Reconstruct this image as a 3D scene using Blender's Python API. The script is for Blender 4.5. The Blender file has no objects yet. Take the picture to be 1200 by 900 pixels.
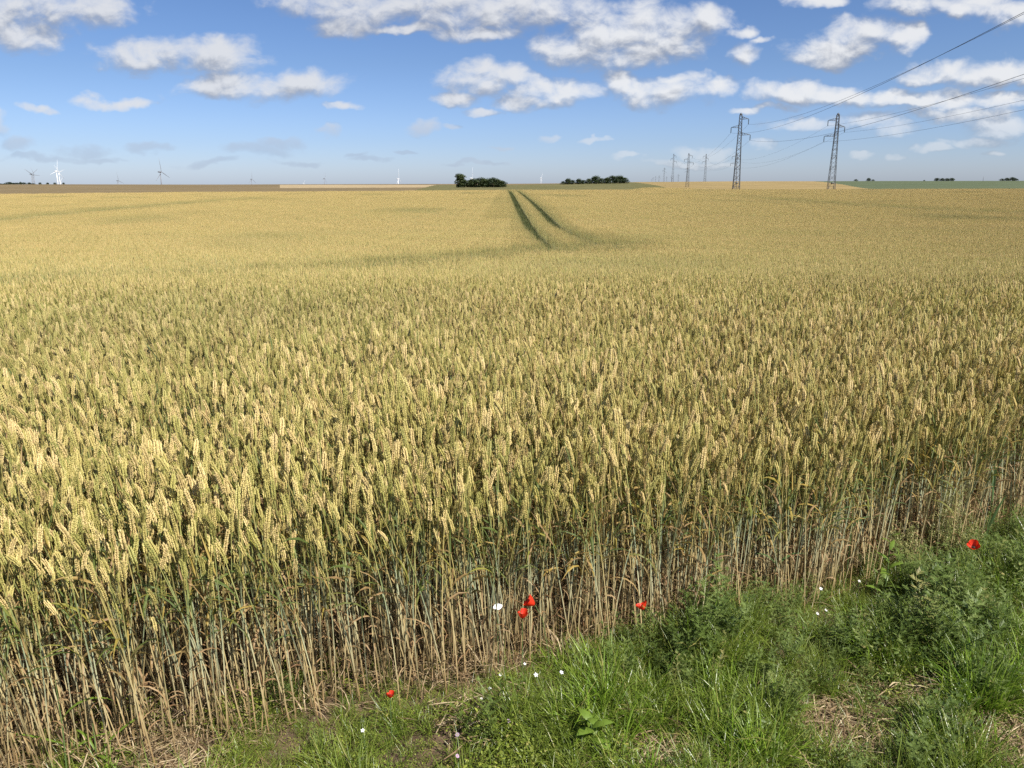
import bpy, math, random
import numpy as np
from mathutils import Vector, Matrix

random.seed(7)
rng = np.random.default_rng(7)
R = math.radians

# ------------------------------------------------------------------ camera
scene = bpy.context.scene
COL = scene.collection
F = 901.0 / 1200.0
PITCH = math.atan((450 - 214.5) / 901.0)
ROLL = 0.004
CAMH = 1.6
cam_d = bpy.data.cameras.new('camera')
cam = bpy.data.objects.new('camera', cam_d)
COL.objects.link(cam)
cam_d.sensor_width = 36.0
cam_d.lens = 36.0 * F
cam_d.clip_start = 0.05
cam_d.clip_end = 30000
CAM_M = Matrix.Translation((0, 0, CAMH)) @ Matrix.Rotation(math.pi / 2 - PITCH, 4, 'X') @ Matrix.Rotation(-ROLL, 4, 'Z')
cam.matrix_world = CAM_M
scene.camera = cam

# ------------------------------------------------------------------ light
SUN_EL, SUN_AZ = 49.0, 132.0          # azimuth clockwise from the view direction (+Y)
sv = Vector((math.sin(R(SUN_AZ)) * math.cos(R(SUN_EL)), math.cos(R(SUN_AZ)) * math.cos(R(SUN_EL)), math.sin(R(SUN_EL))))
sun_d = bpy.data.lights.new('sun', 'SUN')
sun_d.energy = 5.0
sun_d.angle = R(0.53)
sun_d.color = (1.0, 0.95, 0.87)
sun = bpy.data.objects.new('sun', sun_d)
COL.objects.link(sun)
sun.rotation_euler = sv.to_track_quat('Z', 'Y').to_euler()
sun.location = (30, -20, 40)

scene.view_settings.view_transform = 'Standard'
scene.view_settings.look = 'None'
scene.view_settings.gamma = 1
scene.view_settings.exposure = 0.58
scene.view_settings.use_curve_mapping = False
scene.cycles.max_bounces = 4
scene.cycles.diffuse_bounces = 2
scene.cycles.glossy_bounces = 2
scene.cycles.transmission_bounces = 2
scene.cycles.transparent_max_bounces = 4
scene.cycles.use_denoising = False
scene.cycles.caustics_reflective = False
scene.cycles.caustics_refractive = False


def pixdir(px, py):
    """direction in the world of a place in the photograph (1200 x 900)"""
    return (CAM_M.to_3x3() @ Vector(((px - 600) / 901.0, (450 - py) / 901.0, -1.0)))


def at(px, py, D):
    d = pixdir(px, py)
    return Vector((0, 0, CAMH)) + d * (D / d.y)


# ------------------------------------------------------------------ node helpers
class NT:
    def __init__(s, tree):
        s.t = tree; s.n = tree.nodes; s.l = tree.links

    def node(s, kind, **kw):
        n = s.n.new(kind)
        for k, v in kw.items():
            setattr(n, k, v)
        return n

    def put(s, sock, v):
        if isinstance(v, bpy.types.NodeSocket):
            s.l.new(v, sock)
        elif v is not None:
            sock.default_value = v

    def math(s, op, a, b=None, c=None, clamp=False):
        n = s.node('ShaderNodeMath', operation=op, use_clamp=clamp)
        s.put(n.inputs[0], a)
        if b is not None: s.put(n.inputs[1], b)
        if c is not None: s.put(n.inputs[2], c)
        return n.outputs[0]

    def vmath(s, op, a, b=None, c=None, out=0):
        n = s.node('ShaderNodeVectorMath', operation=op)
        s.put(n.inputs[0], a)
        if b is not None: s.put(n.inputs[1], b)
        if c is not None: s.put(n.inputs[2], c)
        return n.outputs[out]

    def ramp(s, fac, stops, interp='LINEAR'):
        n = s.node('ShaderNodeValToRGB')
        n.color_ramp.interpolation = interp
        e = n.color_ramp.elements
        while len(e) > 1: e.remove(e[-1])
        for i, (p, c) in enumerate(stops):
            el = e[0] if i == 0 else e.new(p)
            el.position = p
            el.color = (c[0], c[1], c[2], 1) if not isinstance(c, (int, float)) else (c, c, c, 1)
        s.put(n.inputs[0], fac)
        return n.outputs[0]

    def mix(s, fac, a, b, mode='MIX'):
        n = s.node('ShaderNodeMix', data_type='RGBA', blend_type=mode)
        s.put(n.inputs[0], fac)
        s.put(n.inputs[6], a if isinstance(a, bpy.types.NodeSocket) else (*a[:3], 1))
        s.put(n.inputs[7], b if isinstance(b, bpy.types.NodeSocket) else (*b[:3], 1))
        return n.outputs[2]

    def noise(s, vec, scale, detail=3, rough=0.55, dist=0.0, out=0, dim='3D'):
        n = s.node('ShaderNodeTexNoise')
        n.noise_dimensions = dim
        if vec is not None: s.put(n.inputs['Vector'], vec)
        n.inputs['Scale'].default_value = scale
        n.inputs['Detail'].default_value = detail
        n.inputs['Roughness'].default_value = rough
        n.inputs['Distortion'].default_value = dist
        return n.outputs[out]

    def smooth(s, x, lo, hi):
        n = s.node('ShaderNodeMapRange', interpolation_type='SMOOTHSTEP')
        s.put(n.inputs[0], x)
        n.inputs[1].default_value = lo; n.inputs[2].default_value = hi
        return n.outputs[0]


# ------------------------------------------------------------------ sky
world = bpy.data.worlds.new('World')
scene.world = world
world.use_nodes = True
W = NT(world.node_tree)
W.n.clear()
sky = W.node('ShaderNodeTexSky', sky_type='NISHITA')
sky.sun_disc = False
sky.sun_elevation = R(SUN_EL)
sky.sun_rotation = R(SUN_AZ)
sky.altitude = 100
sky.air_density = 1.0
sky.dust_density = 0.5
sky.ozone_density = 1.0
tc = W.node('ShaderNodeTexCoord')
DIR = tc.outputs['Generated']
sep = W.node('ShaderNodeSeparateXYZ'); W.put(sep.inputs[0], DIR)
yy = W.math('MAXIMUM', sep.outputs[1], 0.02)
U = W.math('DIVIDE', sep.outputs[0], yy)
V = W.math('DIVIDE', sep.outputs[2], yy)
BG_STRENGTH = 0.066
hs = W.node('ShaderNodeHueSaturation')
hs.inputs['Saturation'].default_value = 1.1
W.put(hs.inputs['Color'], sky.outputs[0])
SKYC = W.mix(1.0, hs.outputs[0], W.ramp(V, [(0.0, (0.84, 1.02, 1.66)), (0.05, (0.74, 0.90, 1.42)), (0.14, (0.70, 0.82, 1.15)), (0.30, (0.66, 0.78, 1.05))]), 'MULTIPLY')
bg_sky = W.node('ShaderNodeBackground'); W.put(bg_sky.inputs[0], SKYC); bg_sky.inputs[1].default_value = BG_STRENGTH

BLOBS = [  # place and half size of each cumulus
    (75, 6, 105, 30), (20, 46, 62, 24), (-20, 20, 70, 40),
    (165, 62, 66, 25), (255, 66, 60, 27), (215, 56, 60, 20), (285, 100, 80, 20), (362, 98, 56, 24), (245, 104, 50, 16), (135, 118, 50, 9),
    (425, 4, 120, 27), (405, 26, 42, 17), (540, 4, 110, 32), (560, 34, 62, 16), (480, 30, 60, 8),
    (640, 8, 90, 26), (715, 42, 85, 38), (765, 36, 80, 40), (826, 22, 42, 26), (664, 58, 46, 26), (745, 60, 70, 18),
    (560, 92, 56, 22), (600, 90, 40, 17), (530, 116, 34, 12), (610, 119, 42, 12), (566, 132, 26, 6), (630, 104, 36, 16),
    (672, 107, 50, 16), (724, 96, 22, 20), (775, 107, 68, 23), (832, 105, 36, 13), (795, 92, 40, 10),
    (874, 66, 24, 19), (868, 38, 22, 11), (890, 48, 16, 6),
    (1008, 40, 66, 22), (958, 66, 48, 14), (1058, 44, 26, 17), (985, 56, 70, 16),
    (1075, 4, 62, 17), (1135, 8, 45, 16), (1185, 20, 38, 18), (955, 2, 40, 10),
    (1132, 84, 78, 20), (1178, 84, 55, 20), (1100, 90, 48, 10),
    (925, 110, 66, 17), (990, 110, 55, 15), (1040, 112, 36, 13), (888, 130, 40, 7), (955, 104, 44, 14),
    (1010, 142, 60, 13), (1050, 150, 40, 12), (955, 148, 60, 10), (1080, 118, 50, 10),
    (1110, 116, 66, 15), (1125, 132, 80, 12), (1180, 145, 56, 15), (1165, 116, 50, 14), (1152, 163, 50, 9),
    (1095, 172, 24, 7), (1055, 186, 14, 5), (1166, 180, 17, 5), (895, 170, 18, 6), (1010, 182, 18, 5),
    (495, 152, 22, 10), (528, 151, 17, 5), (645, 165, 15, 5), (585, 173, 20, 3), (700, 166, 16, 4),
    (100, 178, 34, 10), (170, 172, 36, 7), (298, 173, 46, 11), (328, 164, 26, 8), (380, 155, 18, 9), (60, 186, 70, 5), (125, 188, 34, 4),
    (45, 133, 22, 6), (18, 172, 24, 9), (0, 150, 20, 16), (245, 190, 36, 5), (402, 128, 24, 6), (350, 186, 40, 4), (440, 186, 30, 4),
    (798, 176, 24, 8), (832, 178, 34, 9), (812, 190, 60, 5), (735, 184, 20, 4), (480, 176, 14, 3), (420, 182, 16, 3), (560, 190, 40, 3),
]
def uv_of(px, py):
    d = pixdir(px, py)
    return d.x / d.y, d.z / d.y
grp = bpy.data.node_groups.new('cloud_field', 'ShaderNodeTree')
grp.interface.new_socket('P', in_out='INPUT', socket_type='NodeSocketVector')
grp.interface.new_socket('D', in_out='OUTPUT', socket_type='NodeSocketFloat')
G = NT(grp)
gi = G.node('NodeGroupInput'); go = G.node('NodeGroupOutput')
prev = None
for (bx_, by_, rx_, ry_) in BLOBS:
    u0, v0 = uv_of(bx_, by_)
    u1, _ = uv_of(bx_ + rx_, by_)
    _, v1 = uv_of(bx_, by_ - ry_)
    sx, sy = 1 / abs(u1 - u0), 1 / abs(v1 - v0)
    q = G.vmath('MULTIPLY_ADD', gi.outputs[0], (sx, sy, 0), (-u0 * sx, -v0 * sy, 0))
    dd = G.vmath('DOT_PRODUCT', q, q, out=1)
    prev = dd if prev is None else G.math('SMOOTH_MIN', prev, dd, 0.35)
G.put(go.inputs[0], G.math('SUBTRACT', 1.0, prev))

comb = W.node('ShaderNodeCombineXYZ'); W.put(comb.inputs[0], U); W.put(comb.inputs[1], V)
P = comb.outputs[0]
warp_s = W.vmath('MULTIPLY', P, (1.0, 1.5, 1.0))
w1 = W.noise(warp_s, 11, 4, 0.6, out=1)
w1c = W.vmath('MULTIPLY', W.vmath('SUBTRACT', w1, (0.5, 0.5, 0.5)), (0.070, 0.045, 0))
PW = W.vmath('ADD', P, w1c)
fine = W.noise(W.vmath('MULTIPLY', P, (1.0, 1.5, 1.0)), 24, 8, 0.58, 0.25)
def field(p):
    g = W.node('ShaderNodeGroup', node_tree=grp)
    W.put(g.inputs[0], p)
    return g.outputs[0]
dens = W.math('ADD', field(PW), W.math('MULTIPLY', W.math('SUBTRACT', fine, 0.50), 2.7))
up = W.vmath('ADD', PW, (0.010, 0.017, 0))
fine2 = W.noise(W.vmath('MULTIPLY', W.vmath('ADD', P, (0.003, 0.007, 0)), (1.0, 1.5, 1.0)), 24, 6, 0.58, 0.25)
dens_up = W.math('ADD', field(up), W.math('MULTIPLY', W.math('SUBTRACT', fine2, 0.50), 2.7))
alpha = W.smooth(dens, -0.18, 1.15)
shade = W.math('SUBTRACT', W.math('MAXIMUM', dens, -0.2), W.math('MAXIMUM', dens_up, -0.6))
shade = W.smooth(shade, -0.70, 0.60)
# clouds low over the horizon to the left are far off and bluish grey, those to the right and higher up are white
low = W.smooth(V, 0.10, 0.03)
leftness = W.smooth(U, 0.15, -0.12)
greyf = W.math('MULTIPLY', low, W.math('ADD', W.math('MULTIPLY', leftness, 0.75), 0.12))
alpha = W.math('MULTIPLY', alpha, W.math('SUBTRACT', 1.0, W.math('MULTIPLY', low, 0.55)))
ccol = W.mix(shade, (0.37, 0.40, 0.47), (1.0, 1.0, 1.0))
ccol = W.mix(W.math('MULTIPLY', leftness, 0.22), ccol, (0.42, 0.45, 0.53))
ccol = W.mix(greyf, ccol, (0.36, 0.45, 0.62))
bg_c = W.node('ShaderNodeBackground'); W.put(bg_c.inputs[0], ccol); bg_c.inputs[1].default_value = 0.60
mixc = W.node('ShaderNodeMixShader')
W.put(mixc.inputs[0], W.math('MULTIPLY', alpha, 0.87)); W.put(mixc.inputs[1], bg_sky.outputs[0]); W.put(mixc.inputs[2], bg_c.outputs[0])
# in the rest of the sky: the same kind of clouds, scattered at random
elev = W.math('MAXIMUM', sep.outputs[2], 0.03)
fl = W.node('ShaderNodeCombineXYZ')
W.put(fl.inputs[0], W.math('DIVIDE', sep.outputs[0], elev)); W.put(fl.inputs[1], W.math('DIVIDE', sep.outputs[1], elev))
gen = W.noise(fl.outputs[0], 0.55, 3, 0.6)
ga = W.math('MULTIPLY', W.smooth(gen, 0.54, 0.66), 0.8)
ga = W.math('MULTIPLY', ga, W.smooth(sep.outputs[2], 0.02, 0.1))
bg_g = W.node('ShaderNodeBackground'); bg_g.inputs[0].default_value = (0.75, 0.78, 0.84, 1); bg_g.inputs[1].default_value = 0.60
mixg = W.node('ShaderNodeMixShader')
W.put(mixg.inputs[0], ga); W.put(mixg.inputs[1], bg_sky.outputs[0]); W.put(mixg.inputs[2], bg_g.outputs[0])
# the detailed part spans the sky over the field
def inside(x, lo, hi):
    return W.math('MULTIPLY', W.math('GREATER_THAN', x, lo), W.math('LESS_THAN', x, hi))
infront = W.math('MULTIPLY', inside(U, -0.95, 0.95), inside(V, -0.01, 0.30))
infront = W.math('MULTIPLY', infront, W.math('GREATER_THAN', sep.outputs[1], 0.1))
mixw = W.node('ShaderNodeMixShader')
W.put(mixw.inputs[0], infront); W.put(mixw.inputs[1], mixg.outputs[0]); W.put(mixw.inputs[2], mixc.outputs[0])
wo = W.node('ShaderNodeOutputWorld'); W.put(wo.inputs[0], mixw.outputs[0])


# ------------------------------------------------------------------ materials
def new_mat(name):
    m = bpy.data.materials.new(name)
    m.use_nodes = True
    t = NT(m.node_tree); t.n.clear()
    out = t.node('ShaderNodeOutputMaterial')
    b = t.node('ShaderNodeBsdfPrincipled')
    t.l.new(b.outputs[0], out.inputs[0])
    return m, t, b, out

def leafy(name, colour_fn, rough=0.6, trans=0.3, spec=0.3):
    m, t, b, out = new_mat(name)
    c = colour_fn(t)
    t.put(b.inputs['Base Color'], c)
    b.inputs['Roughness'].default_value = rough
    b.inputs['Specular IOR Level'].default_value = spec
    if trans:
        tr = t.node('ShaderNodeBsdfTranslucent')
        t.put(tr.inputs[0], c)
        mx = t.node('ShaderNodeMixShader'); mx.inputs[0].default_value = trans
        t.l.new(b.outputs[0], mx.inputs[1]); t.l.new(tr.outputs[0], mx.inputs[2])
        t.l.new(mx.outputs[0], out.inputs[0])
    return m

def attr(t, name, kind='GEOMETRY'):
    n = t.node('ShaderNodeAttribute', attribute_name=name, attribute_type=kind)
    return n.outputs['Fac']

def world_noise(t, scale, detail=2):
    g = t.node('ShaderNodeNewGeometry')
    return t.noise(g.outputs['Position'], scale, detail)

def tone_of(t):
    return t.math('FRACT', t.math('ADD', attr(t, 'tone'), attr(t, 'itone', 'INSTANCER')))

def dist_warm(t, c):
    """weight of the warmer tan mixed in towards the far side of the field"""
    g = t.node('ShaderNodeNewGeometry')
    s = t.node('ShaderNodeSeparateXYZ'); t.put(s.inputs[0], g.outputs['Position'])
    f = t.smooth(s.outputs[1], 2.0, 30.0)
    return f

def c_ear(t):
    tn = tone_of(t)
    a = t.ramp(tn, [(0, (0.28, 0.29, 0.07)), (0.2, (0.47, 0.43, 0.12)), (0.55, (0.67, 0.56, 0.20)), (0.85, (0.80, 0.61, 0.28)), (1, (0.38, 0.34, 0.09))])
    w = t.smooth(world_noise(t, 0.22, 3), 0.35, 0.65)
    a = t.mix(t.math('MULTIPLY', w, 0.25), a, (0.56, 0.41, 0.185))
    f = dist_warm(t, a)
    a = t.mix(t.math('MULTIPLY', f, 0.50), a, (0.56, 0.37, 0.145))
    return t.mix(t.math('MULTIPLY', attr(t, 'ig', 'INSTANCER'), 0.8), a, (0.12, 0.15, 0.055))

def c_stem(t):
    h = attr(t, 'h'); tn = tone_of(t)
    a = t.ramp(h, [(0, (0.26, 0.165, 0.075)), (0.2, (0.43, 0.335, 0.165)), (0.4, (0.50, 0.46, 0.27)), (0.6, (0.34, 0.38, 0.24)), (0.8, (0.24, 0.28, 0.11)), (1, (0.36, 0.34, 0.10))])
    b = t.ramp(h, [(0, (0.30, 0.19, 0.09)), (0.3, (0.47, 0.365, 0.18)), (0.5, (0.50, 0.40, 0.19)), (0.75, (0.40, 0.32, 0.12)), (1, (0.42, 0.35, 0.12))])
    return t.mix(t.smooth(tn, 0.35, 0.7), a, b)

def c_leaf(t):
    h = attr(t, 'h'); tn = tone_of(t)
    g = t.ramp(tn, [(0, (0.09, 0.13, 0.035)), (0.3, (0.14, 0.18, 0.04)), (0.5, (0.28, 0.26, 0.05)), (0.62, (0.42, 0.30, 0.07)), (0.8, (0.36, 0.24, 0.10)), (1, (0.30, 0.19, 0.09))])
    dry = t.ramp(tn, [(0, (0.22, 0.12, 0.055)), (0.5, (0.34, 0.21, 0.10)), (1, (0.45, 0.31, 0.16))])
    return t.mix(t.smooth(h, 0.35, 0.6), dry, g)

M_EAR = leafy('wheat_ear', c_ear, 0.55, 0.12, 0.35)
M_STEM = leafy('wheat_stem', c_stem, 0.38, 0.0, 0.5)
M_LEAF = leafy('wheat_leaf', c_leaf, 0.5, 0.3)
WM = [M_EAR, M_STEM, M_LEAF]
M_GREENW = leafy('green_wheat', lambda t: t.ramp(tone_of(t), [(0, (0.05, 0.07, 0.022)), (0.6, (0.09, 0.11, 0.035)), (1, (0.20, 0.19, 0.07))]), 0.5, 0.25)

def c_grass(dark, mid, light):
    def f(t):
        tn = tone_of(t); h = attr(t, 'h')
        a = t.ramp(tn, [(0, dark), (0.5, mid), (0.93, light), (1, (0.40, 0.32, 0.12))])
        w = t.smooth(world_noise(t, 1.7, 3), 0.35, 0.65)
        return t.mix(t.math('MULTIPLY', w, 0.3), a, light)
    return f
M_GRASS = leafy('grass_blade', c_grass((0.075, 0.125, 0.012), (0.15, 0.22, 0.022), (0.28, 0.34, 0.06)), 0.33, 0.35, 0.6)
M_BGRASS = leafy('bright_grass_blade', c_grass((0.10, 0.19, 0.015), (0.17, 0.29, 0.02), (0.30, 0.42, 0.05)), 0.33, 0.4, 0.6)
M_WEED = leafy('weed_leaf', c_grass((0.06, 0.10, 0.02), (0.11, 0.165, 0.032), (0.22, 0.28, 0.08)), 0.5, 0.3, 0.3)
M_FORB = leafy('herb_leaf', c_grass((0.09, 0.13, 0.018), (0.18, 0.24, 0.032), (0.34, 0.38, 0.06)), 0.5, 0.3, 0.4)
M_STRAW = leafy('dry_straw', lambda t: t.ramp(tone_of(t), [(0, (0.13, 0.08, 0.04)), (0.4, (0.28, 0.195, 0.10)), (1, (0.54, 0.43, 0.26))]), 0.55, 0.15)
M_FROTH = leafy('bedstraw_leaf', lambda t: t.ramp(tone_of(t), [(0, (0.20, 0.22, 0.07)), (0.6, (0.36, 0.37, 0.13)), (1, (0.50, 0.48, 0.22))]), 0.5, 0.3)
def plain(name, col, rough=0.6, trans=0.0, metal=0.0, var=0.12, scale=8.0):
    m, t, b, out = new_mat(name)
    tcn = t.node('ShaderNodeTexCoord')
    nz = t.noise(tcn.outputs['Object'], scale, 4)
    c = t.mix(nz, tuple(max(0, x * (1 - 2 * var)) for x in col), tuple(min(1, x * (1 + 2 * var)) for x in col))
    t.put(b.inputs['Base Color'], c)
    b.inputs['Roughness'].default_value = rough
    b.inputs['Metallic'].default_value = metal
    if trans:
        tr = t.node('ShaderNodeBsdfTranslucent'); t.put(tr.inputs[0], c)
        mx = t.node('ShaderNodeMixShader'); mx.inputs[0].default_value = trans
        t.l.new(b.outputs[0], mx.inputs[1]); t.l.new(tr.outputs[0], mx.inputs[2]); t.l.new(mx.outputs[0], out.inputs[0])
    return m
M_RED = plain('poppy_petal', (0.82, 0.045, 0.012), 0.5, 0.4, var=0.1, scale=60)
M_BLACK = plain('poppy_centre', (0.02, 0.018, 0.015), 0.7)
M_WHITE = plain('white_petal', (0.84, 0.83, 0.84), 0.5, 0.15, var=0.03)
M_PINK = plain('lilac_petal', (0.55, 0.38, 0.55), 0.5, 0.3)
M_YEL = plain('yellow_centre', (0.6, 0.42, 0.04), 0.6)
M_GSTEM = plain('green_stem', (0.11, 0.17, 0.05), 0.5)
M_BROAD = plain('broad_leaf', (0.17, 0.26, 0.035), 0.45, 0.35, scale=30)
M_BLUEG = plain('blue_green_leaf', (0.10, 0.17, 0.06), 0.35, 0.3, scale=30)
M_STEEL = plain('galvanised_steel', (0.11, 0.115, 0.12), 0.55, metal=0.3, scale=2)
M_WIRE = plain('wire_metal', (0.03, 0.03, 0.032), 0.6)
M_INS = plain('insulator_glass', (0.05, 0.06, 0.055), 0.3)
M_TURB = plain('turbine_white', (0.78, 0.79, 0.80), 0.45, var=0.02)
M_TURB_SHADED = plain('turbine_shaded', (0.20, 0.21, 0.23), 0.5, var=0.02)  # darker copy of the white turbine paint, shade put into its colour
M_BARK = plain('bark', (0.10, 0.075, 0.05), 0.9)
M_TREE = [leafy('tree_leaf_dark', lambda t: t.ramp(attr(t, 'tone'), [(0, (0.018, 0.032, 0.012)), (0.6, (0.038, 0.058, 0.018)), (1, (0.075, 0.10, 0.03))]), 0.6, 0.1),
          leafy('tree_leaf_olive', lambda t: t.ramp(attr(t, 'tone'), [(0, (0.026, 0.04, 0.014)), (0.6, (0.055, 0.075, 0.022)), (1, (0.10, 0.12, 0.04))]), 0.6, 0.1)]

def field_mat(name, c0, c1, streak=None, s=0.05):
    m, t, b, out = new_mat(name)
    g = t.node('ShaderNodeNewGeometry')
    mp = t.vmath('MULTIPLY', g.outputs['Position'], streak or (1, 1, 1))
    a = t.noise(mp, s, 6, 0.7)
    f = t.smooth(a, 0.35, 0.65)
    fine_ = t.noise(g.outputs['Position'], 1.3, 3, 0.7)
    c = t.mix(f, c0, c1)
    c = t.mix(t.math('MULTIPLY', t.smooth(fine_, 0.45, 0.62), 0.35), c, tuple(x * 0.55 for x in c0))
    t.put(b.inputs['Base Color'], c)
    b.inputs['Roughness'].default_value = 0.95
    b.inputs['Specular IOR Level'].default_value = 0.1
    bp = t.node('ShaderNodeBump'); bp.inputs['Strength'].default_value = 0.6; bp.inputs['Distance'].default_value = 0.3
    t.put(bp.inputs['Height'], fine_); t.l.new(bp.outputs[0], b.inputs['Normal'])
    return m
FM = {
    'ground': None,
    'brown_field': field_mat('brown_field', (0.16, 0.12, 0.062), (0.24, 0.18, 0.095), (0.15, 1, 1), 0.06),
    'pale_field': field_mat('pale_field', (0.33, 0.25, 0.14), (0.46, 0.36, 0.21), (0.2, 1, 1)),
    'dark_field': field_mat('dark_field', (0.10, 0.065, 0.035), (0.14, 0.09, 0.05)),
    'meadow': field_mat('meadow', (0.105, 0.105, 0.04), (0.19, 0.165, 0.07), (0.25, 1, 1), 0.09),
    'green_field': field_mat('green_field', (0.09, 0.115, 0.06), (0.12, 0.14, 0.075), (0.2, 1, 1)),
    'distant_wheat_field': field_mat('distant_wheat_field', (0.25, 0.185, 0.08), (0.36, 0.265, 0.115), (0.2, 1, 1), 0.07),
}
# soil: brown clods with litter
m, t, b, out = new_mat('soil')
g = t.node('ShaderNodeNewGeometry')
n1 = t.noise(g.outputs['Position'], 14, 8, 0.7)
n2 = t.noise(g.outputs['Position'], 1.6, 4, 0.6)
n3 = t.noise(g.outputs['Position'], 120, 3, 0.7)
c = t.ramp(n1, [(0.3, (0.045, 0.028, 0.017)), (0.5, (0.10, 0.062, 0.035)), (0.68, (0.20, 0.135, 0.078))])
c = t.mix(t.math('MULTIPLY', t.smooth(n2, 0.45, 0.65), 0.5), c, (0.17, 0.115, 0.065))
c = t.mix(t.math('MULTIPLY', t.smooth(n3, 0.55, 0.65), 0.5), c, (0.30, 0.21, 0.12))
t.put(b.inputs['Base Color'], c)
b.inputs['Roughness'].default_value = 0.95
bp = t.node('ShaderNodeBump'); bp.inputs['Strength'].default_value = 1.0; bp.inputs['Distance'].default_value = 0.02
t.put(bp.inputs['Height'], t.math('ADD', n1, t.math('MULTIPLY', n3, 0.3))); t.l.new(bp.outputs[0], b.inputs['Normal'])
FM['ground'] = m

# ------------------------------------------------------------------ terrain
WH = 0.70
PXC = np.array([0., 300, 600, 760, 860, 975, 1200])
UC = (PXC - 600) / 931.0
nearD = np.array([0, 3.5, 8, 15, 22, 29, 36, 51, 74, 116])
nearZ = np.array([0, 0, -.27, -.72, -1.03, -1.25, -1.42, -1.56, -1.20, -.62])
farD = np.array([150., 205, 300, 430, 650, 900, 1300, 2400, 7000, 20000])
farH = np.array([
    [15.0, 13.4, 12.5, 12.5, 12.9, 13.4, 13.7],
    [10.2, 8.4, 7.7, 9.0, 12.0, 12.6, 12.6],
    [8.0, 7.0, 6.3, 7.5, 10.5, 11.0, 9.0],
    [4.5, 5.0, 4.7, 4.4, 7.8, 8.2, 5.0],
    [-1.2, .4, 1.7, -.9, -1.3, -1.0, -.4],
    [.8, .45, .55, .2, .2, .2, .2],
    [8, 8, 8, 2.0, 1.6, 1.6, 1.6],
    [18.7, 18.7, 18.7, 2.0, 1.0, 1.0, 1.0],
    [7, 7, 7, 1.5, .5, .5, .5],
    [2.6, 2.6, 2.6, 0.8, .3, .3, .3]])
farZ = CAMH - farH * farD[:, None] / 963.0
allD = np.concatenate([nearD, farD])
allZ = np.concatenate([np.repeat(nearZ[:, None], len(PXC), 1), farZ])
# smooth (monotone-free) cubic resampling on a fine log axis
fineL = np.linspace(0, math.log(20001), 1400)
fineD = np.exp(fineL) - 1
ZF = np.stack([np.interp(fineD, allD, allZ[:, j]) for j in range(len(PXC))], 1)
ker = np.hanning(41); ker /= ker.sum()
for j in range(ZF.shape[1]):
    p = np.pad(ZF[:, j], 20, mode='edge')
    ZF[:, j] = np.convolve(p, ker, 'valid')

def gz(x, y):
    x = np.asarray(x, float); y = np.asarray(y, float)
    d = np.hypot(x, y)
    dd = np.where(y > 0, np.minimum(np.maximum(y, d * 0.55), d), 0)
    li = np.log(np.maximum(dd, 0) + 1) / fineL[-1] * (len(fineL) - 1)
    i0 = np.clip(li.astype(int), 0, len(fineL) - 2); f = li - i0
    u = np.clip(x / np.maximum(y, 0.01), UC[0], UC[-1])
    u = np.where(y > 0, u, 0)
    j = np.clip(np.searchsorted(UC, u) - 1, 0, len(UC) - 2)
    g = (u - UC[j]) / (UC[j + 1] - UC[j]); g = g * g * (3 - 2 * g)
    a = ZF[i0, j] * (1 - f) + ZF[i0 + 1, j] * f
    b = ZF[i0, j + 1] * (1 - f) + ZF[i0 + 1, j + 1] * f
    z = a * (1 - g) + b * g
    bump = 0.012 * np.sin(x * 5.1 + 1.3 * np.sin(y * 3.7)) + 0.010 * np.sin(y * 7.3 + x * 2.2) + 0.02 * np.sin(x * 1.3 + y * 0.9)
    return z + bump

def wheat_far_edge(u):
    return np.interp(u, (np.array([0, 150, 300, 500, 745, 760, 1200]) - 600) / 931.0, [150, 152, 150, 150, 150, 200, 205])

def region(px, D):
    """which field lies at this bearing (as photo column) and distance"""
    if D < wheat_far_edge((px - 600) / 931.0): return 'ground'
    gl = np.interp(D, [200, 250, 480, 650, 700], [1110, 1060, 1000, 955, 940])       # green field, left border
    if px > gl: return 'green_field'
    wl = np.interp(D, [150, 205, 430, 650], [800, 800, 775, 738])                     # far wheat, left border
    if px > wl: return 'distant_wheat_field'
    ml = np.interp(D, [150, 260, 430, 650], [485, 490, 500, 515])
    if px > ml: return 'meadow' if D < 620 else 'brown_field'
    if D > 760 and px > 335: return 'dark_field'
    if px > 330 and 430 < D < 610: return 'pale_field'
    if 172 < D < 196: return 'pale_field'
    return 'brown_field'

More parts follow.
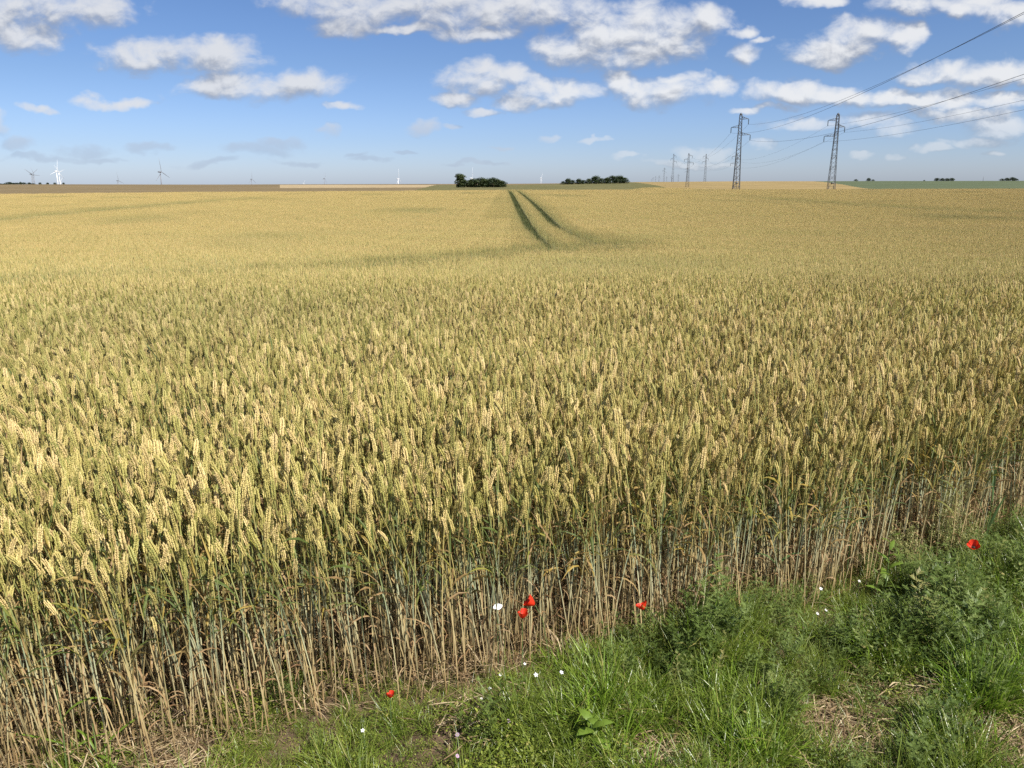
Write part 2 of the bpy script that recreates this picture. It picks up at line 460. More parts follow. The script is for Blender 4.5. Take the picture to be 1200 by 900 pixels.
az_front = np.linspace(-44, 44, 521)
az_back = np.linspace(44, 316, 70)[1:-1]
AZ = np.radians(np.concatenate([az_front, az_back]))
RR = np.concatenate([[0.0], np.exp(np.linspace(math.log(0.4), math.log(8), 60)), np.exp(np.linspace(math.log(8), math.log(150), 90))[1:],
                     np.exp(np.linspace(math.log(150), math.log(1300), 170))[1:], np.exp(np.linspace(math.log(1300), math.log(16000), 40))[1:]])
na, nr = len(AZ), len(RR)
Xg = np.outer(RR, np.sin(AZ)); Yg = np.outer(RR, np.cos(AZ)); Zg = gz(Xg, Yg)
def build_ground():
    groups = {}
    for i in range(nr - 1):
        for j in range(na):
            j2 = (j + 1) % na
            ii = min(i + 1, nr - 1)
            xm = (Xg[i, j] + Xg[ii, j2]) / 2; ym = (Yg[i, j] + Yg[ii, j2]) / 2
            if ym > 0.3 * abs(xm) and RR[i] > 20:
                reg = region(600 + 931 * xm / ym, math.hypot(xm, ym) * 0.5 + ym * 0.5 if False else ym)
            elif RR[i] > 160: reg = 'brown_field'
            else: reg = 'ground'
            a, b, c_, d = i * na + j, i * na + j2, ii * na + j2, ii * na + j
            groups.setdefault(reg, []).append((a, d, c_, b) if i else (a, d, c_))
    V_ = np.stack([Xg.ravel(), Yg.ravel(), Zg.ravel()], 1)
    for reg, fs in groups.items():
        used = sorted({v for f in fs for v in f}); mp = {v: k for k, v in enumerate(used)}
        me = bpy.data.meshes.new(reg)
        me.from_pydata(V_[used].tolist(), [], [[mp[v] for v in f] for f in fs])
        me.polygons.foreach_set('use_smooth', [True] * len(fs))
        me.materials.append(FM[reg])
        o = bpy.data.objects.new(reg, me); COL.objects.link(o)
        o['kind'] = 'structure'
build_ground()


# ------------------------------------------------------------------ mesh builder
class MB:
    def __init__(s):
        s.v = []; s.f = []; s.m = []; s.h = []; s.t = []

    def vert(s, p, h=0.5, t=0.5):
        s.v.append((p[0], p[1], p[2])); s.h.append(h); s.t.append(t)
        return len(s.v) - 1

    def face(s, idx, m=0):
        s.f.append(idx); s.m.append(m)

    def tube(s, pts, rad, n=3, m=0, hs=None, tone=0.5, cap=False):
        rings = []
        for k, p in enumerate(pts):
            p = Vector(p)
            d = (Vector(pts[min(k + 1, len(pts) - 1)]) - Vector(pts[max(k - 1, 0)]))
            if d.length < 1e-9: d = Vector((0, 0, 1))
            d.normalize()
            a = d.orthogonal().normalized() if abs(d.z) < 0.9 else Vector((1, 0, 0)); a = (a - d * a.dot(d)).normalized(); b = d.cross(a)
            r = rad[k] if hasattr(rad, '__len__') else rad
            rings.append([s.vert(p + (a * math.cos(q) + b * math.sin(q)) * r, hs[k] if hs else 0.5, tone) for q in [2 * math.pi * i / n for i in range(n)]])
        for k in range(len(rings) - 1):
            for i in range(n):
                s.face((rings[k][i], rings[k][(i + 1) % n], rings[k + 1][(i + 1) % n], rings[k + 1][i]), m)
        if cap:
            s.face(tuple(rings[-1]), m); s.face(tuple(reversed(rings[0])), m)

    def ribbon(s, pts, width, side, m=0, hs=None, tone=0.5, fold=0.0):
        """a leaf blade; fold > 0 gives it a keel so that it is not flat"""
        rows = []
        n = len(pts)
        for k, p in enumerate(pts):
            p = Vector(p); w = (width[k] if hasattr(width, '__len__') else width) * 0.5
            sd = side[k] if isinstance(side, list) else side
            h = hs[k] if hs else 0.5
            if fold:
                d = (Vector(pts[min(k + 1, n - 1)]) - Vector(pts[max(k - 1, 0)])).normalized()
                nr_ = sd.cross(d).normalized()
                rows.append([s.vert(p - sd * w, h, tone), s.vert(p - nr_ * (w * fold), h, tone), s.vert(p + sd * w, h, tone)])
            else:
                rows.append([s.vert(p - sd * w, h, tone), s.vert(p + sd * w, h, tone)])
        for k in range(n - 1):
            for i in range(len(rows[k]) - 1):
                s.face((rows[k][i], rows[k][i + 1], rows[k + 1][i + 1], rows[k + 1][i]), m)

    def diamond(s, c, d, up_len, w, side, m=0, h=0.5, tone=0.5, flat=0.7):
        """a grain-like eight sided spindle, c = its lower end, d = its axis"""
        c = Vector(c); b = d.cross(side).normalized()
        mid = c + d * (up_len * 0.42)
        i0 = s.vert(c, h, tone); i5 = s.vert(c + d * up_len, h, tone)
        r = [s.vert(mid + side * w, h, tone), s.vert(mid + b * w * flat, h, tone), s.vert(mid - side * w, h, tone), s.vert(mid - b * w * flat, h, tone)]
        for i in range(4):
            s.face((i0, r[(i + 1) % 4], r[i]), m); s.face((i5, r[i], r[(i + 1) % 4]), m)

    def mesh(s, name, mats, smooth=True):
        me = bpy.data.meshes.new(name)
        me.from_pydata(s.v, [], s.f)
        for m_ in mats: me.materials.append(m_)
        me.polygons.foreach_set('material_index', s.m)
        if smooth: me.polygons.foreach_set('use_smooth', [True] * len(s.f))
        a = me.attributes.new('h', 'FLOAT', 'POINT'); a.data.foreach_set('value', s.h)
        a = me.attributes.new('tone', 'FLOAT', 'POINT'); a.data.foreach_set('value', s.t)
        me.update()
        return me

    def obj(s, name, mats, parent=None, smooth=True):
        o = bpy.data.objects.new(name, s.mesh(name, mats, smooth))
        COL.objects.link(o)
        if parent: o.parent = parent
        return o

rnd = random.random
def U_(a, b): return a + (b - a) * rnd()

# ------------------------------------------------------------------ wheat stalks
def stalk_near(mb, base=Vector((0, 0, 0)), lean=None, tone=None, H=None, detail=2, mats=(0, 1, 2), leaves=True):
    tone = rnd() if tone is None else tone
    H = H or (U_(0.57, 0.68) if detail == 2 else U_(0.45, 0.71))
    la = U_(-math.pi, math.pi) if lean is None else lean[0]
    lm = U_(0.0, 0.09) if lean is None else lean[1]
    ld = Vector((math.cos(la), math.sin(la), 0))
    tops = []
    nseg = 5 if detail == 2 else 2
    for k in range(nseg + 1):
        q = k / nseg
        tops.append(base + Vector((0, 0, H * q)) + ld * (lm * q ** 2.2 * H * 2))
    mb.tube(tops, [0.0024 - 0.0010 * (k / nseg) for k in range(nseg + 1)] if detail == 2 else 0.0017, 3, mats[1], [k / nseg for k in range(nseg + 1)], tone)
    # ear
    d = (tops[-1] - tops[-2]).normalized()
    nod = U_(0.0, 0.18) * (1 if rnd() < 0.8 else 2.5)
    L = U_(0.050, 0.074)
    face = Vector((math.cos(la + 1.4 + U_(-1, 1)), math.sin(la + 1.4 + U_(-1, 1)), 0))
    p = tops[-1].copy()
    if detail == 2:
        n = 10
        side = (face - d * face.dot(d)).normalized()
        for k in range(n):
            dd_ = (d + ld * nod * (k / n)).normalized()
            sd = (side - dd_ * side.dot(dd_)).normalized()
            w = 0.0030 * (0.75 + 0.5 * math.sin(math.pi * (k + 1) / (n + 1)))
            for sgn in (-1, 1):
                off = p + sd * (sgn * 0.0020) + dd_ * (0.004 * (sgn > 0))
                bn = dd_.cross(sd).normalized()
                for e in (-1, 1):
                    ax = (dd_ + sd * (sgn * U_(.16, .40)) + bn * (e * U_(.06, .30))).normalized()
                    mb.diamond(off + bn * (e * 0.0018), ax, U_(.010, .015), w * U_(.7, .95), sd, mats[0], 1.0, tone + U_(-.08, .08), 0.85)
            p += dd_ * (L / n)
        mb.diamond(p, dd_, 0.013, 0.003, sd, mats[0], 1.0, tone)
    else:
        dd_ = (d + ld * nod * 0.6).normalized()
        side = (face - dd_ * face.dot(dd_)).normalized()
        if detail == 1:
            # knobbly, three stacked spindles
            for k in range(3):
                mb.diamond(p + side * U_(-.002, .002), dd_, L * 0.50, 0.0040 - 0.0005 * k, side, mats[0], 1.0, tone + U_(-.06, .06), 0.85)
                p += dd_ * (L * 0.27)
        else:
            mb.diamond(p, dd_, L * 1.3, 0.0062, side, mats[0], 1.0, tone, 0.9)
    if not leaves: return
    # leaves
    def leaf(z0, Ln, w, droop, tn, curl=0.0, a=None):
        a = U_(-math.pi, math.pi) if a is None else a
        od = Vector((math.cos(a), math.sin(a), 0)); sd = Vector((-math.sin(a), math.cos(a), 0))
        q0 = base + Vector((0, 0, z0 * H)) + ld * (lm * z0 ** 2.2 * H * 2)
        pts = []; ws = []
        ns = 5 if detail == 2 else 3
        el = U_(1.0, 1.35)
        pp = q0.copy()
        sides = []
        for k in range(ns + 1):
            q = k / ns
            pts.append(pp.copy()); ws.append(w * (0.55 + 0.45 * math.sin(math.pi * min(1, q * 1.6)) if q < .6 else w and (1 - (q - .6) / .42) * 0.95 + .02))
            sides.append((sd * math.cos(curl * q) + Vector((0, 0, 1)) * math.sin(curl * q)).normalized())
            e = el - droop * (q ** 1.2)
            pp += (od * math.cos(e) + Vector((0, 0, math.sin(e)))) * (Ln / ns)
        mb.ribbon(pts, ws, sides, mats[2], [z0] * (ns + 1), tn, 0.35 if detail == 2 else 0)
    if detail == 2:
        leaf(U_(0.62, 0.8), U_(0.10, 0.17), U_(0.005, 0.0095), U_(0.4, 2.6), rnd(), U_(-2, 2))
        if rnd() < 0.45: leaf(U_(0.68, 0.86), U_(0.09, 0.15), U_(0.004, 0.008), U_(0.1, 0.9), U_(.2, .62), U_(-2, 2))
        if rnd() < 0.55: leaf(U_(0.45, 0.6), U_(0.12, 0.18), U_(0.005, 0.009), U_(1.5, 3.0), rnd(), U_(-3, 3))
        leaf(U_(0.22, 0.45), U_(0.08, 0.14), U_(0.003, 0.0065), U_(2.6, 3.8), rnd(), U_(-4, 4))
        if rnd() < 0.35: leaf(U_(0.04, 0.2), U_(0.06, 0.11), U_(0.003, 0.005), U_(1.6, 3.0), rnd(), U_(-4, 4))
    else:
        if rnd() < 0.75: leaf(U_(0.62, 0.84), U_(0.10, 0.17), U_(0.006, 0.011), U_(0.3, 2.2), rnd(), U_(-1, 1))

SRC = bpy.data.collections.new('plant_sources')     # not linked to the scene: only what the scatterers draw from
def source(name, mb, mats, smooth=False):
    o = bpy.data.objects.new(name, mb.mesh(name, mats, smooth))
    return o

def scatter(name, sources, pts, rots, scls, idx, tones, kind='stuff', greens=None):
    """one object whose geometry nodes set the source plants on its points"""
    c = bpy.data.collections.new(name + '_sources')
    for i, s in enumerate(sources):
        s.name = 'p%03d_%s' % (i, name)
        c.objects.link(s)
    me = bpy.data.meshes.new(name)
    n = len(pts)
    me.vertices.add(n)
    me.vertices.foreach_set('co', np.asarray(pts, np.float32).ravel())
    for an, ty, arr, key in (('rot', 'FLOAT_VECTOR', rots, 'vector'), ('scl', 'FLOAT_VECTOR', scls, 'vector'), ('idx', 'INT', idx, 'value'), ('itone', 'FLOAT', tones, 'value'), ('ig', 'FLOAT', tones * 0 if greens is None else greens, 'value')):
        a = me.attributes.new(an, ty, 'POINT')
        a.data.foreach_set(key, np.asarray(arr, np.int32 if ty == 'INT' else np.float32).ravel())
    o = bpy.data.objects.new(name, me); COL.objects.link(o)
    o['kind'] = kind
    ng = bpy.data.node_groups.new(name + '_scatter', 'GeometryNodeTree')
    ng.interface.new_socket('Geometry', in_out='INPUT', socket_type='NodeSocketGeometry')
    ng.interface.new_socket('Geometry', in_out='OUTPUT', socket_type='NodeSocketGeometry')
    N = NT(ng)
    i_ = N.node('NodeGroupInput'); o_ = N.node('NodeGroupOutput')
    ci = N.node('GeometryNodeCollectionInfo')
    ci.inputs['Collection'].default_value = c
    ci.inputs['Separate Children'].default_value = True
    ci.inputs['Reset Children'].default_value = True
    iop = N.node('GeometryNodeInstanceOnPoints')
    def na_(nm, ty):
        q = N.node('GeometryNodeInputNamedAttribute', data_type=ty); q.inputs['Name'].default_value = nm
        return q.outputs[0]
    N.l.new(i_.outputs[0], iop.inputs['Points'])
    N.l.new(ci.outputs[0], iop.inputs['Instance'])
    iop.inputs['Pick Instance'].default_value = True
    N.l.new(na_('idx', 'INT'), iop.inputs['Instance Index'])
    er = N.node('FunctionNodeEulerToRotation')
    N.l.new(na_('rot', 'FLOAT_VECTOR'), er.inputs[0])
    N.l.new(er.outputs[0], iop.inputs['Rotation'])
    N.l.new(na_('scl', 'FLOAT_VECTOR'), iop.inputs['Scale'])
    N.l.new(iop.outputs[0], o_.inputs[0])
    md = o.modifiers.new('scatter', 'NODES'); md.node_group = ng
    return o

# outline of the crop's near edge, (x, y) on the ground
def ground_at(px, py):
    d = pixdir(px, py)
    k = -CAMH / d.z
    return (d.x * k, d.y * k)
EDGE = [ground_at(*p) for p in ((-250, 965), (0, 925), (150, 898), (300, 858), (450, 828), (600, 792), (750, 765), (900, 722), (1050, 675), (1200, 622), (1400, 552), (1700, 480))]
EX = np.array([e[0] for e in EDGE]); EY = np.array([e[1] for e in EDGE])
EX = np.concatenate([[-6], EX]); EY = np.concatenate([[EY[0] - 1.2], EY])
def near_edge(x): return np.interp(x, EX, EY)

# wheel tracks through the crop, laid out by their gauge (about 1.8 m)
DPY = np.array([[288, 24.5], [281, 29.], [272, 36], [258, 51], [240, 74], [231, 98], [226, 116], [223, 148]])
def D_of(py): return float(np.interp(-py, -DPY[:, 0], DPY[:, 1]))
def canopy_pt(px, py):
    D = D_of(py); p = at(px, py, D); return (p.x, p.y)
TR1 = [canopy_pt(*p) for p in ((668, 287), (650, 283), (638, 277), (627, 268), (617, 256), (609, 243), (603, 232), (597, 223))]
TR2 = [canopy_pt(*p) for p in ((728, 285), (706, 281), (690, 277), (674, 270), (655, 262), (640, 250), (625, 236), (613, 226), (606, 223))]
def near_canopy(px, py):
    """point of the crop's top along a sight line, marching out over the slope"""
    d = pixdir(px, py); s = 3.0
    while s < 220:
        x, y, z = d.x * s, d.y * s, CAMH + d.z * s
        if z < float(gz(x, y)) + WH: return (x, y)
        s += 0.2
    return (x, y)
def green_at(x, y):
    w = np.interp(x, [-9, -6, 0, 4, 5, 7], [.6, .7, 1.0, 1.7, 1.2, .1])
    g = np.exp(-(seg_dist(x, y, BAND) / w) ** 2)
    g = np.maximum(g, .6 * np.exp(-(np.minimum(seg_dist(x, y, LINE3), seg_dist(x, y, LINE4)) / 2.5) ** 2))
    g = g * np.clip(.85 + .7 * hnoise(x, y, .9, 31), 0, 1)
    g = np.maximum(g, np.exp(-(np.minimum(seg_dist(x, y, TR1), seg_dist(x, y, TR2)) / .5) ** 2))
    return np.clip(g + np.clip(hnoise(x, y, .35, 33) - .2, 0, 1) * .9, 0, 1)
BAND = [near_canopy(*p) for p in ((-260, 350), (0, 327), (150, 319), (300, 311), (450, 303), (560, 295), (640, 288), (740, 283))]
LINE3 = [near_canopy(*p) for p in ((-100, 264), (0, 256), (100, 246), (200, 238), (300, 231))]
LINE4 = [near_canopy(*p) for p in ((900, 231), (1000, 239), (1120, 245), (1300, 250))]
def seg_dist(px, py, poly):
    best = np.full(np.shape(px), 1e9)
    for (x0, y0), (x1, y1) in zip(poly[:-1], poly[1:]):
        dx, dy = x1 - x0, y1 - y0
        t_ = np.clip(((px - x0) * dx + (py - y0) * dy) / (dx * dx + dy * dy), 0, 1)
        best = np.minimum(best, np.hypot(px - (x0 + t_ * dx), py - (y0 + t_ * dy)))
    return best

BANDW = 0.85
NN, NMP, NFP = 16, 4, 3
srcs = []
for k in range(NN):
    mb = MB(); stalk_near(mb, lean=(math.pi + U_(-2.4, 2.4), U_(0.0, 0.065)))
    srcs.append(source('stalk', mb, WM))
# mid: single stalks, light
NS = 8
for k in range(NS):
    mb = MB(); stalk_near(mb, lean=(math.pi + U_(-1.6, 1.6), U_(0.0, 0.09)), detail=1)
    srcs.append(source('stalk_light', mb, WM))
for k in range(NMP):
    mb = MB()
    for _ in range(400):
        stalk_near(mb, Vector((U_(-.5, .5), U_(-.5, .5), 0)), (math.pi + U_(-1.6, 1.6), U_(0.0, 0.10)), detail=1)
    srcs.append(source('patch_mid', mb, WM))
for k in range(NFP):
    mb = MB()
    for _ in range(900):
        stalk_near(mb, Vector((U_(-1, 1), U_(-1, 1), 0)), (math.pi + U_(-1.6, 1.6), U_(0.0, 0.10)), detail=0, leaves=(rnd() < 0.6))
    srcs.append(source('patch_far', mb, WM))
# green, short late tillers for the wheel tracks and the trampled band
for k in range(4):
    mb = MB()
    for _ in range(60):
        a = U_(-math.pi, math.pi); od = Vector((math.cos(a), math.sin(a), 0)); sd = Vector((-math.sin(a), math.cos(a), 0))
        b0 = Vector((U_(-.22, .22), U_(-.22, .22), 0)); L = U_(.25, .5); e = U_(1.0, 1.5)
        pts = [b0 + od * (L * q * math.cos(e - q * .7)) + Vector((0, 0, L * q * math.sin(e - q * .5))) for q in (0, .35, .7, 1)]
        mb.ribbon(pts, [.008, .009, .007, .001], sd, 0, [.5] * 4, rnd())
    srcs.append(source('green_tuft', mb, [M_GREENW]))
I_NEAR, I_S, I_MP, I_FP, I_G = 0, NN, NN + NS, NN + NS + NMP, NN + NS + NMP + NFP

P_, R_, S_, I_, T_ = [], [], [], [], []
def add_pts(x, y, z, rx, ry, rz, s, idx, tone, sz=None):
    P_.append(np.stack([x, y, z], 1)); R_.append(np.stack([rx, ry, rz], 1))
    sz = s if sz is None else sz
    S_.append(np.stack([s, s, sz], 1)); I_.append(idx); T_.append(tone)

def hnoise(x, y, s, seed=0):
    r = np.random.default_rng(seed); out_ = 0
    for k in range(5):
        a = r.uniform(0, 6.28); f = s * r.uniform(.6, 1.8); ph = r.uniform(0, 6.28); ph2 = r.uniform(0, 6.28)
        out_ = out_ + np.sin((x * math.cos(a) + y * math.sin(a)) * f + ph + 1.2 * np.sin((x * math.sin(a) - y * math.cos(a)) * f * .7 + ph2))
    return out_ / 5

def in_view(x, y, margin):
    return (np.abs(x) < 0.69 * y + margin) & (y > 0)

# single stalks up to 9 m
NEAR_D, MID_D = 14.0, 42.0
n = int(740 * 23 * 13.2)
x = rng.uniform(-11.5, 11.5, n); y = rng.uniform(0.8, NEAR_D, n)
n2 = int(520 * 7 * 1.0)                 # the crop's edge row stands thicker
x2 = rng.uniform(-2.6, 4.4, n2); x = np.concatenate([x, x2]); y = np.concatenate([y, near_edge(x2) + rng.uniform(-.03, .97, n2) ** 1.0]); n = len(x)
# drilled in rows about 15 cm apart
e = near_edge(x) + 0.05 * np.sin(x * 9) + rng.normal(0, 0.045, n)
keep = (y > e) & in_view(x, y, 1.3) & ((seg_dist(x, y, BAND) > BANDW) | (rng.random(n) < .3))
x, y, e = x[keep], y[keep], e[keep]; n = len(x)
d_in = y - e
s = rng.normal(1.0, 0.065, n) + 0.04 * hnoise(x, y, 2.2, 3) - 0.10 * np.exp(-d_in / 0.12) * rng.random(n)
rx = rng.normal(0, .07, n) + 0.025 * hnoise(x, y, 1.3, 5); ry = rng.normal(-.02, .07, n) + 0.03 * hnoise(x, y, 1.1, 6)
rx = rx + 0.10 * np.exp(-d_in / 0.15) * rng.random(n)
add_pts(x, y, gz(x, y) - .01, rx, ry, rng.normal(0, .8, n), s, np.where(rng.random(n) < np.clip((y - 6.5) / 6, 0, 1), rng.integers(0, NS, n) + I_S, rng.integers(0, NN, n) + I_NEAR), rng.random(n))
print('near stalks', n)

# lighter stalks round the tracks and the edges of the patch zone
def region_pts(x0, x1, y0, y1, dens):
    k = int((x1 - x0) * (y1 - y0) * dens)
    return rng.uniform(x0, x1, k), rng.uniform(y0, y1, k)
CELL = 1.0
gx, gy = np.meshgrid(np.arange(-34, 34, CELL) + .5, np.arange(NEAR_D, MID_D, CELL) + .5)
gx, gy = gx.ravel(), gy.ravel()
k = in_view(gx, gy, 3.0); gx, gy = gx[k], gy[k]
dt = np.minimum(np.minimum(seg_dist(gx, gy, TR1), seg_dist(gx, gy, TR2)), seg_dist(gx, gy, BAND))
nearline = dt < 1.6
px_, py_ = gx[~nearline], gy[~nearline]; n = len(px_)
def tilt(x, y, h=0.6):
    return (gz(x, y + h) - gz(x, y - h)) / (2 * h), (gz(x + h, y) - gz(x - h, y)) / (2 * h)
ty, tx = tilt(px_, py_)
def quarter(n): return rng.choice([0.0, math.pi], n) * 0
add_pts(px_, py_, gz(px_, py_) - .01, np.arctan(ty), -np.arctan(tx), quarter(n), np.ones(n), rng.integers(0, NMP, n) + I_MP, rng.random(n) * .25, 1 + 0.06 * hnoise(px_, py_, .6, 8) + rng.normal(0, .012, n))
cx, cy = gx[nearline], gy[nearline]
def fill_cells(cx, cy, cell, per, trw, bandw, green_per):
    m_ = len(cx)
    x = (cx[:, None] + rng.uniform(-cell / 2, cell / 2, (m_, per))).ravel(); y = (cy[:, None] + rng.uniform(-cell / 2, cell / 2, (m_, per))).ravel()
    dtr = np.minimum(seg_dist(x, y, TR1), seg_dist(x, y, TR2)); db = seg_dist(x, y, BAND)
    keep = (dtr > trw) & ((db > bandw) | (rng.random(len(x)) < .22))
    xs, ys = x[keep], y[keep]; n = len(xs)
    add_pts(xs, ys, gz(xs, ys) - .01, rng.normal(0, .06, n), rng.normal(0, .06, n), rng.normal(0, .9, n), rng.normal(1, .06, n), rng.integers(0, NS, n) + I_S, rng.random(n))
    sel = (~keep) & (rng.random(len(x)) < green_per)
    xs, ys = x[sel], y[sel]; n = len(xs)
    add_pts(xs, ys, gz(xs, ys) - .01, rng.normal(0, .06, n), rng.normal(0, .06, n), rng.uniform(0, 6.28, n), rng.normal(1.2, .12, n), rng.integers(0, 4, n) + I_G, rng.random(n) * .4)
fill_cells(cx, cy, CELL, 520, 0.27, BANDW, 0.09)
# the same band inside the first nine metres
x, y = region_pts(-11, 2, 6, NEAR_D, 42)
k = (seg_dist(x, y, BAND) <= BANDW) & in_view(x, y, 1.3)
x, y = x[k], y[k]; n = len(x)
if n: add_pts(x, y, gz(x, y), rng.normal(0, .06, n), rng.normal(0, .06, n), rng.uniform(0, 6.28, n), rng.normal(1.2, .12, n), rng.integers(0, 4, n) + I_G, rng.random(n) * .4)

# far part
CELL = 2.0
gx, gy = np.meshgrid(np.arange(-150, 170, CELL) + 1, np.arange(MID_D, 206, CELL) + 1)
gx, gy = gx.ravel(), gy.ravel()
k = in_view(gx, gy, 6.0) & (gy < wheat_far_edge(gx / gy)); gx, gy = gx[k], gy[k]
dt = np.minimum(seg_dist(gx, gy, TR1), seg_dist(gx, gy, TR2))
nearline = dt < 2.0
px_, py_ = gx[~nearline], gy[~nearline]; n = len(px_)
ty, tx = tilt(px_, py_, 1.0)
low = np.minimum(seg_dist(px_, py_, LINE3), seg_dist(px_, py_, LINE4)) < 1.1
sz = 1 + 0.05 * hnoise(px_, py_, .25, 9) + rng.normal(0, .015, n)
sz = np.where(low, sz * 0.78, sz)
add_pts(px_, py_, gz(px_, py_) - .01, np.arctan(ty), -np.arctan(tx), quarter(n), np.ones(n), rng.integers(0, NFP, n) + I_FP, rng.random(n) * .25, sz)
gt = np.random.default_rng(3)
lx, ly = px_[low], py_[low]
if len(lx):
    xs = (lx[:, None] + rng.uniform(-1, 1, (len(lx), 12))).ravel(); ys = (ly[:, None] + rng.uniform(-1, 1, (len(lx), 12))).ravel(); n = len(xs)
    add_pts(xs, ys, gz(xs, ys) + .15, rng.normal(0, .06, n), rng.normal(0, .06, n), rng.uniform(0, 6.28, n), rng.normal(1.0, .15, n), rng.integers(0, 4, n) + I_G, rng.random(n) * .4)
fill_cells(gx[nearline], gy[nearline], CELL, 1500, 0.38, 0.0, 0.07)

P_, R_, S_, I_, T_ = (np.concatenate(a) for a in (P_, R_, S_, I_, T_))
print('wheat instances', len(P_))
scatter('wheat_crop', srcs, P_, R_, S_, I_, T_, greens=green_at(P_[:, 0], P_[:, 1]))


# ------------------------------------------------------------------ verge plants
def tuft(n, L0, L1, w, spread, mats_i=0, droop=0.9, base_r=0.02, up0=0.9, up1=1.5):
    mb = MB()
    for _ in range(n):
        a = U_(-math.pi, math.pi); od = Vector((math.cos(a), math.sin(a), 0)); sd = Vector((-math.sin(a), math.cos(a), 0))
        b0 = od * U_(0, base_r) + Vector((U_(-1, 1), U_(-1, 1), 0)) * base_r
        L = U_(L0, L1); e = U_(up0, up1) ; dr = U_(0.1, droop)
        pts = [b0.copy()]; p = b0.copy()
        for q in (0, .25, .5, .75):
            p = p + (od * math.cos(e - dr * q * 1.4) * spread + Vector((0, 0, math.sin(e - dr * q * 1.4)))) * (L / 4); pts.append(p)
        ww = w * U_(.6, 1.3)
        mb.ribbon(pts, [ww * .8, ww, ww * .9, ww * .6, .0004], sd, mats_i, [0, .25, .5, .75, 1], rnd(), 0.3)
    return mb
def feathery(n=7):
    mb = MB()
    for _ in range(n):
        a = U_(-math.pi, math.pi); lean = U_(0.05, .7); L = U_(.10, .26)
        d = Vector((math.cos(a) * lean, math.sin(a) * lean, 1)).normalized()
        b0 = Vector((U_(-.05, .05), U_(-.05, .05), 0)); tn = rnd()
        mb.tube([b0, b0 + d * L * .5, b0 + d * L + Vector((0, 0, -.01))], [.0014, .001, .0005], 3, 0, [0, .5, 1], tn)
        for k in range(16):
            q = (k + 1) / 17; c0 = b0 + d * (L * q)
            az = k * 2.4; od = Vector((math.cos(az), math.sin(az), U_(.2, .8))).normalized()
            Lb = U_(.02, .045) * (1.15 - q * .6)
            sd = od.cross(Vector((0, 0, 1))).normalized()
            tip = c0 + od * Lb
            for j in range(4):
                r_ = (j + 1) / 4.2; m0 = c0 + (tip - c0) * r_
                for sg in (-1, 1):
                    dr = (od + sd * sg * 1.1 + Vector((0, 0, U_(-.2, .5)))).normalized()
                    ln = U_(.008, .016); wv = dr.cross(Vector((0, 0, 1))).normalized() * .0021
                    i = [mb.vert(m0 - wv, q, tn + U_(-.1, .1)), mb.vert(m0 + wv, q, tn), mb.vert(m0 + dr * ln, q, tn)]
                    mb.face(i, 0)
            wv = sd * .0009
            mb.face([mb.vert(c0 - wv, q, tn), mb.vert(c0 + wv, q, tn), mb.vert(tip, q, tn)], 0)
    return mb
def leafmat(n=60, r=.09, size=.008, hmax=.09):
    mb = MB()
    for _ in range(n):
        x, y = random.gauss(0, r * .5), random.gauss(0, r * .5); z = U_(.005, hmax) * max(.2, 1 - math.hypot(x, y) / r * .6)
        a = U_(0, 6.28); tl = U_(-.7, .7); od = Vector((math.cos(a), math.sin(a), tl)).normalized(); sd = Vector((-math.sin(a), math.cos(a), U_(-.4, .4))).normalized()
        s_ = size * U_(.6, 1.5); c0 = Vector((x, y, z)); tn = rnd()
        mb.ribbon([c0, c0 + od * s_ * .5, c0 + od * s_ * 1.2, c0 + od * s_ * 1.8], [s_ * .3, s_ * .95, s_ * .85, s_ * .1], sd, 0, [.5] * 4, tn, .25)
        if rnd() < .5: mb.tube([Vector((x * .6, y * .6, 0)), c0], .0006, 3, 0, [0, .5], tn)
    return mb
def litter(n=26, r=.1, zmax=.03):
    mb = MB()
    for _ in range(n):
        c0 = Vector((random.gauss(0, r * .5), random.gauss(0, r * .5), U_(.003, zmax))); a = U_(0, 6.28)
        L = U_(.02, .09); d = Vector((math.cos(a), math.sin(a), U_(-.12, .25)))
        bend = Vector((U_(-1, 1), U_(-1, 1), U_(0, .6))) * L * .18
        sd = Vector((-math.sin(a), math.cos(a), U_(-.8, .8))).normalized()
        mb.ribbon([c0 - d * L / 2, c0 + bend, c0 + d * L / 2], [.0015, U_(.002, .004), .001], sd, 0, [.1] * 3, rnd(), .4)
    return mb

def dry_leaf_tuft(n=16):
    mb = tuft(n, .06, .2, .004, 1.1, droop=2.6, base_r=.03)
    return mb

vs = []
def addv(fn, mat, k):
    i0 = len(vs)
    for _ in range(k): vs.append(source('v', fn(), [mat]))
    return i0, k
V_FINE = addv(lambda: tuft(46, .05, .17, .0026, 1.0, droop=1.3, base_r=.03, up0=.6), M_GRASS, 5)
V_BROAD = addv(lambda: tuft(30, .08, .24, .0052, .9, droop=1.3, base_r=.02, up0=.7), M_BGRASS, 4)
V_FEATH = addv(feathery, M_WEED, 5)
V_MAT = addv(lambda: leafmat(90, .10, .0055, .08), M_FORB, 4)
V_DMAT = addv(lambda: leafmat(100, .10, .0075, .13), M_WEED, 4)
V_TALL = addv(lambda: tuft(14, .16, .34, .0035, .5, droop=.8, base_r=.03, up0=1.1), M_GRASS, 3)
V_LIT = addv(litter, M_STRAW, 4)
V_DRY = addv(dry_leaf_tuft, M_STRAW, 3)
P_, R_, S_, I_, T_ = [], [], [], [], []

